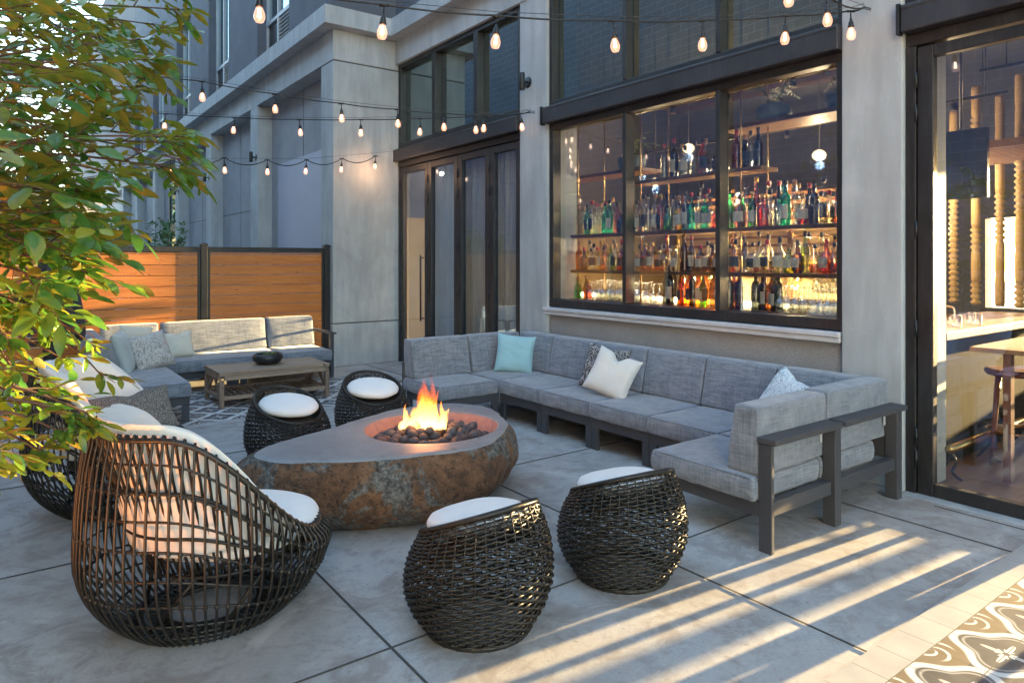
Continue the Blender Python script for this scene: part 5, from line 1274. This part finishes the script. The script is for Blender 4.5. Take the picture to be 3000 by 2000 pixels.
def branch(a,b,ntw,nl,L,r0=.012,tw=.35,bend=.08,droop=0,tipn=9):
    a=Vector(a); b=Vector(b); ln=(b-a).length
    mid=(a+b)/2+Vector((rt.uniform(-.5,.5),rt.uniform(-.5,.5),rt.uniform(.3,1)))*bend*ln
    P=catmull([a,mid,b],8); bark.tube([p-t0 for p in P],[r0*(1-.8*i/(len(P)-1))+.0012 for i in range(len(P))],6,caps=False)
    N=len(P)-1
    for k in range(ntw):
        t=.2+.75*k/max(1,ntw-1); q=t*N; i=min(int(q),N-1); p=P[i].lerp(P[i+1],q-i); d=(P[min(i+1,N)]-P[i]).normalized()
        side=Vector((rt.uniform(-1,1),rt.uniform(-1,1),rt.uniform(-.6,.5))); side=(side-d*side.dot(d)).normalized()
        e=p+(d*rt.uniform(.5,1)+side*rt.uniform(.4,.8)).normalized()*tw*rt.uniform(.6,1.1)*(1-.45*t)+Vector((0,0,-droop*tw))
        twig(p,e,nl,L)
    twig(P[-3],b+(P[-1]-P[-3])*.6,tipn,L)
# trunk and limbs out at the left
bark.tube([v-t0 for v in (Vector((-1.35,2.3,0)),Vector((-1.3,2.35,1.0)),Vector((-1.15,2.4,1.9)),Vector((-.95,2.5,2.8)),Vector((-.8,2.6,4.0)))],[.10,.085,.07,.05,.02],10)
# tips as seen in the photograph, each on its own branch at its own distance
TIPS=[(640,-30,2.5,-60),(662,28,2.5,40),(600,75,2.8,70),(560,115,2.6,130),(600,165,2.9,140),(560,205,3.1,190),(610,232,3.2,215),(540,258,3.3,240),(500,300,3.0,250),(560,175,2.3,190),
(640,400,2.2,420),(600,420,2.0,460),(560,395,2.4,430),(590,490,2.1,490),(520,505,1.9,500),(640,470,2.3,440),(430,560,1.9,520),(500,580,2.0,530),(360,610,1.7,560),(440,640,2.1,600),
(470,715,1.7,640),(430,790,1.65,690),(400,760,1.9,700),(330,820,1.6,740),(310,900,1.7,800),(250,880,1.9,820),(330,680,2.2,650),(270,720,1.6,690)]
for x,y,d,ys in TIPS:
    if y>500: x-=95
    elif y<350: x-=35
    a=W(-150+rt.uniform(-60,60),ys+rt.uniform(-60,60),d+rt.uniform(-.1,.35)); branch(a,W(x-100,y,d),5,9,.080 if d>2.2 else .076,r0=.0045,tw=.28,bend=.05,tipn=8)
# filling crown behind
for k in range(50):
    x=rt.uniform(-60,400); y=rt.uniform(-80,760); d=rt.uniform(2.0,4.6)
    if x>330 and 560<y: x-=150
    a=W(x-rt.uniform(250,520),y+rt.uniform(-120,120),d+rt.uniform(-.2,.4)); branch(a,W(x,y,d),5,8,.076,r0=.004,tw=.34,bend=.06)
for k in range(34):
    x=rt.uniform(-800,-60); y=rt.uniform(-80,760); d=rt.uniform(2.0,3.6); a=W(x-rt.uniform(250,520),y+rt.uniform(-120,120),d+rt.uniform(-.2,.4)); branch(a,W(x,y,d),5,8,.076,r0=.004,tw=.34,bend=.06)
for k in range(20):
    x=rt.uniform(-40,300); y=rt.uniform(-40,700); d=rt.uniform(1.45,2.0); a=W(x-260,y+rt.uniform(-120,60),d+.1); twig(a,W(x,y,d),7,.095,r0=.0025)
# low sunlit branches
LOW=[(330,1260,1.75),(320,1215,1.8),(270,1225,1.7),(240,1270,1.7),(190,1330,1.7),(130,1350,1.65),(255,1060,2.0),(330,1010,2.1),(200,980,1.9),(370,1110,2.2),(90,1000,1.7),(150,1180,1.8),(60,1180,1.7),(30,1360,1.5),(60,1330,1.55),(110,1090,1.8),(20,1090,1.7),(190,1120,1.9),(215,860,1.9),(120,900,1.8),(50,900,1.8),(40,980,1.9)]
for x,y,d in LOW:
    x-=45
    a=W(x-rt.uniform(140,260),y-rt.uniform(40,150),d+rt.uniform(-.05,.1)); branch(a,W(x-25,y-8,d),3,6,.052,r0=.004,tw=.16,bend=.08,tipn=7)
bark.build('trunk',M['bark'],TR); leafm.build('crown',M['leaf'],TR)
# ground uplight below the tree
r=empty('ground_uplight',(-.85,2.35,0),0,'small black garden uplight under the tree at the left edge','lamp')
m=MB(); m.lathe([(.001,0),(.05,0),(.05,.02),(.035,.03),(.045,.12),(.05,.125)],n=16,caps=False); m.build('housing',M['black'],r)
m=MB(); m.lathe([(.001,.115),(.043,.117)],n=14,caps=False); m.build('lens',M['filament'],r)
l=bpy.data.lights.new('uplight_glow','SPOT'); l.energy=10; l.color=(1,.30,.05); l.spot_size=R(150); l.spot_blend=.6; l.shadow_soft_size=.05; o=bpy.data.objects.new('uplight_glow',l); C.objects.link(o); o.parent=r; o.location=(0,0,.14); o.rotation_euler=Vector((-.35,-.1,-1)).to_track_quat('-Z','Y').to_euler(); 
o.rotation_euler=(Vector((.35,.1,1))).to_track_quat('-Z','Y').to_euler()

# a few dry leaves on the paving
for i,(x,y,w_) in enumerate([(.35,2.35,'left of the nearest pouf'),(.15,2.9,'behind the nearest lounge chair'),(1.05,2.2,'between the nearest lounge chair and pouf'),(-.1,3.9,'left of the two lounge chairs'),(.3,4.25,'between the two lounge chairs'),(3.4,3.3,'between fire pit and long sofa')]):
    m=MB(); a=i*1.7; d=Vector((math.cos(a),math.sin(a),0)); n_=Vector((-d.y,d.x,0)); L=.024; m.add([-d*L,-d*.01+n_*.009+Vector((0,0,.008)),d*L+Vector((0,0,.010)),-d*.01-n_*.009+Vector((0,0,.006))],[(0,1,2),(0,2,3)])
    o=m.build('fallen_leaf',M['bark']); o.location=(x,y,.008); tag(o,'small dry brown leaf on the concrete '+w_,'leaf','fallen leaves on the patio')
# unseen greenery added to keep the sunlit block wall out of the door reflections
r=empty('hedge',(-3.3,4.6,0),0,'clipped dark green hedge along the block wall across the patio','hedge')
rh=random.Random(9); m=MB(); st=MB()
for i in range(9000):
    f=rh.random(); x=rh.uniform(-.38,.38); y=rh.uniform(-4.6,4.6); z=rh.uniform(.05,1.55)
    if f<.55: x=.36+rh.gauss(0,.03)
    elif f<.8: z=1.52+rh.gauss(0,.04)
    d=Vector((rh.uniform(-1,1),rh.uniform(-1,1),rh.uniform(-.3,1))).normalized(); s=d.orthogonal().normalized()*.028; p=Vector((x,y,z)); L=.10
    m.add([p,p+d*L*.5+s,p+d*L,p+d*L*.5-s],[(0,1,2,3)])
for i in range(18):
    y=-4.4+i*.52; st.tube([(0,y,0),(.03,y+.05,.7),(0,y,1.4)],[.03,.02,.01],5)
st.build('stems',M['bark'],r); m.build('foliage',M['shrubleaf'],r)
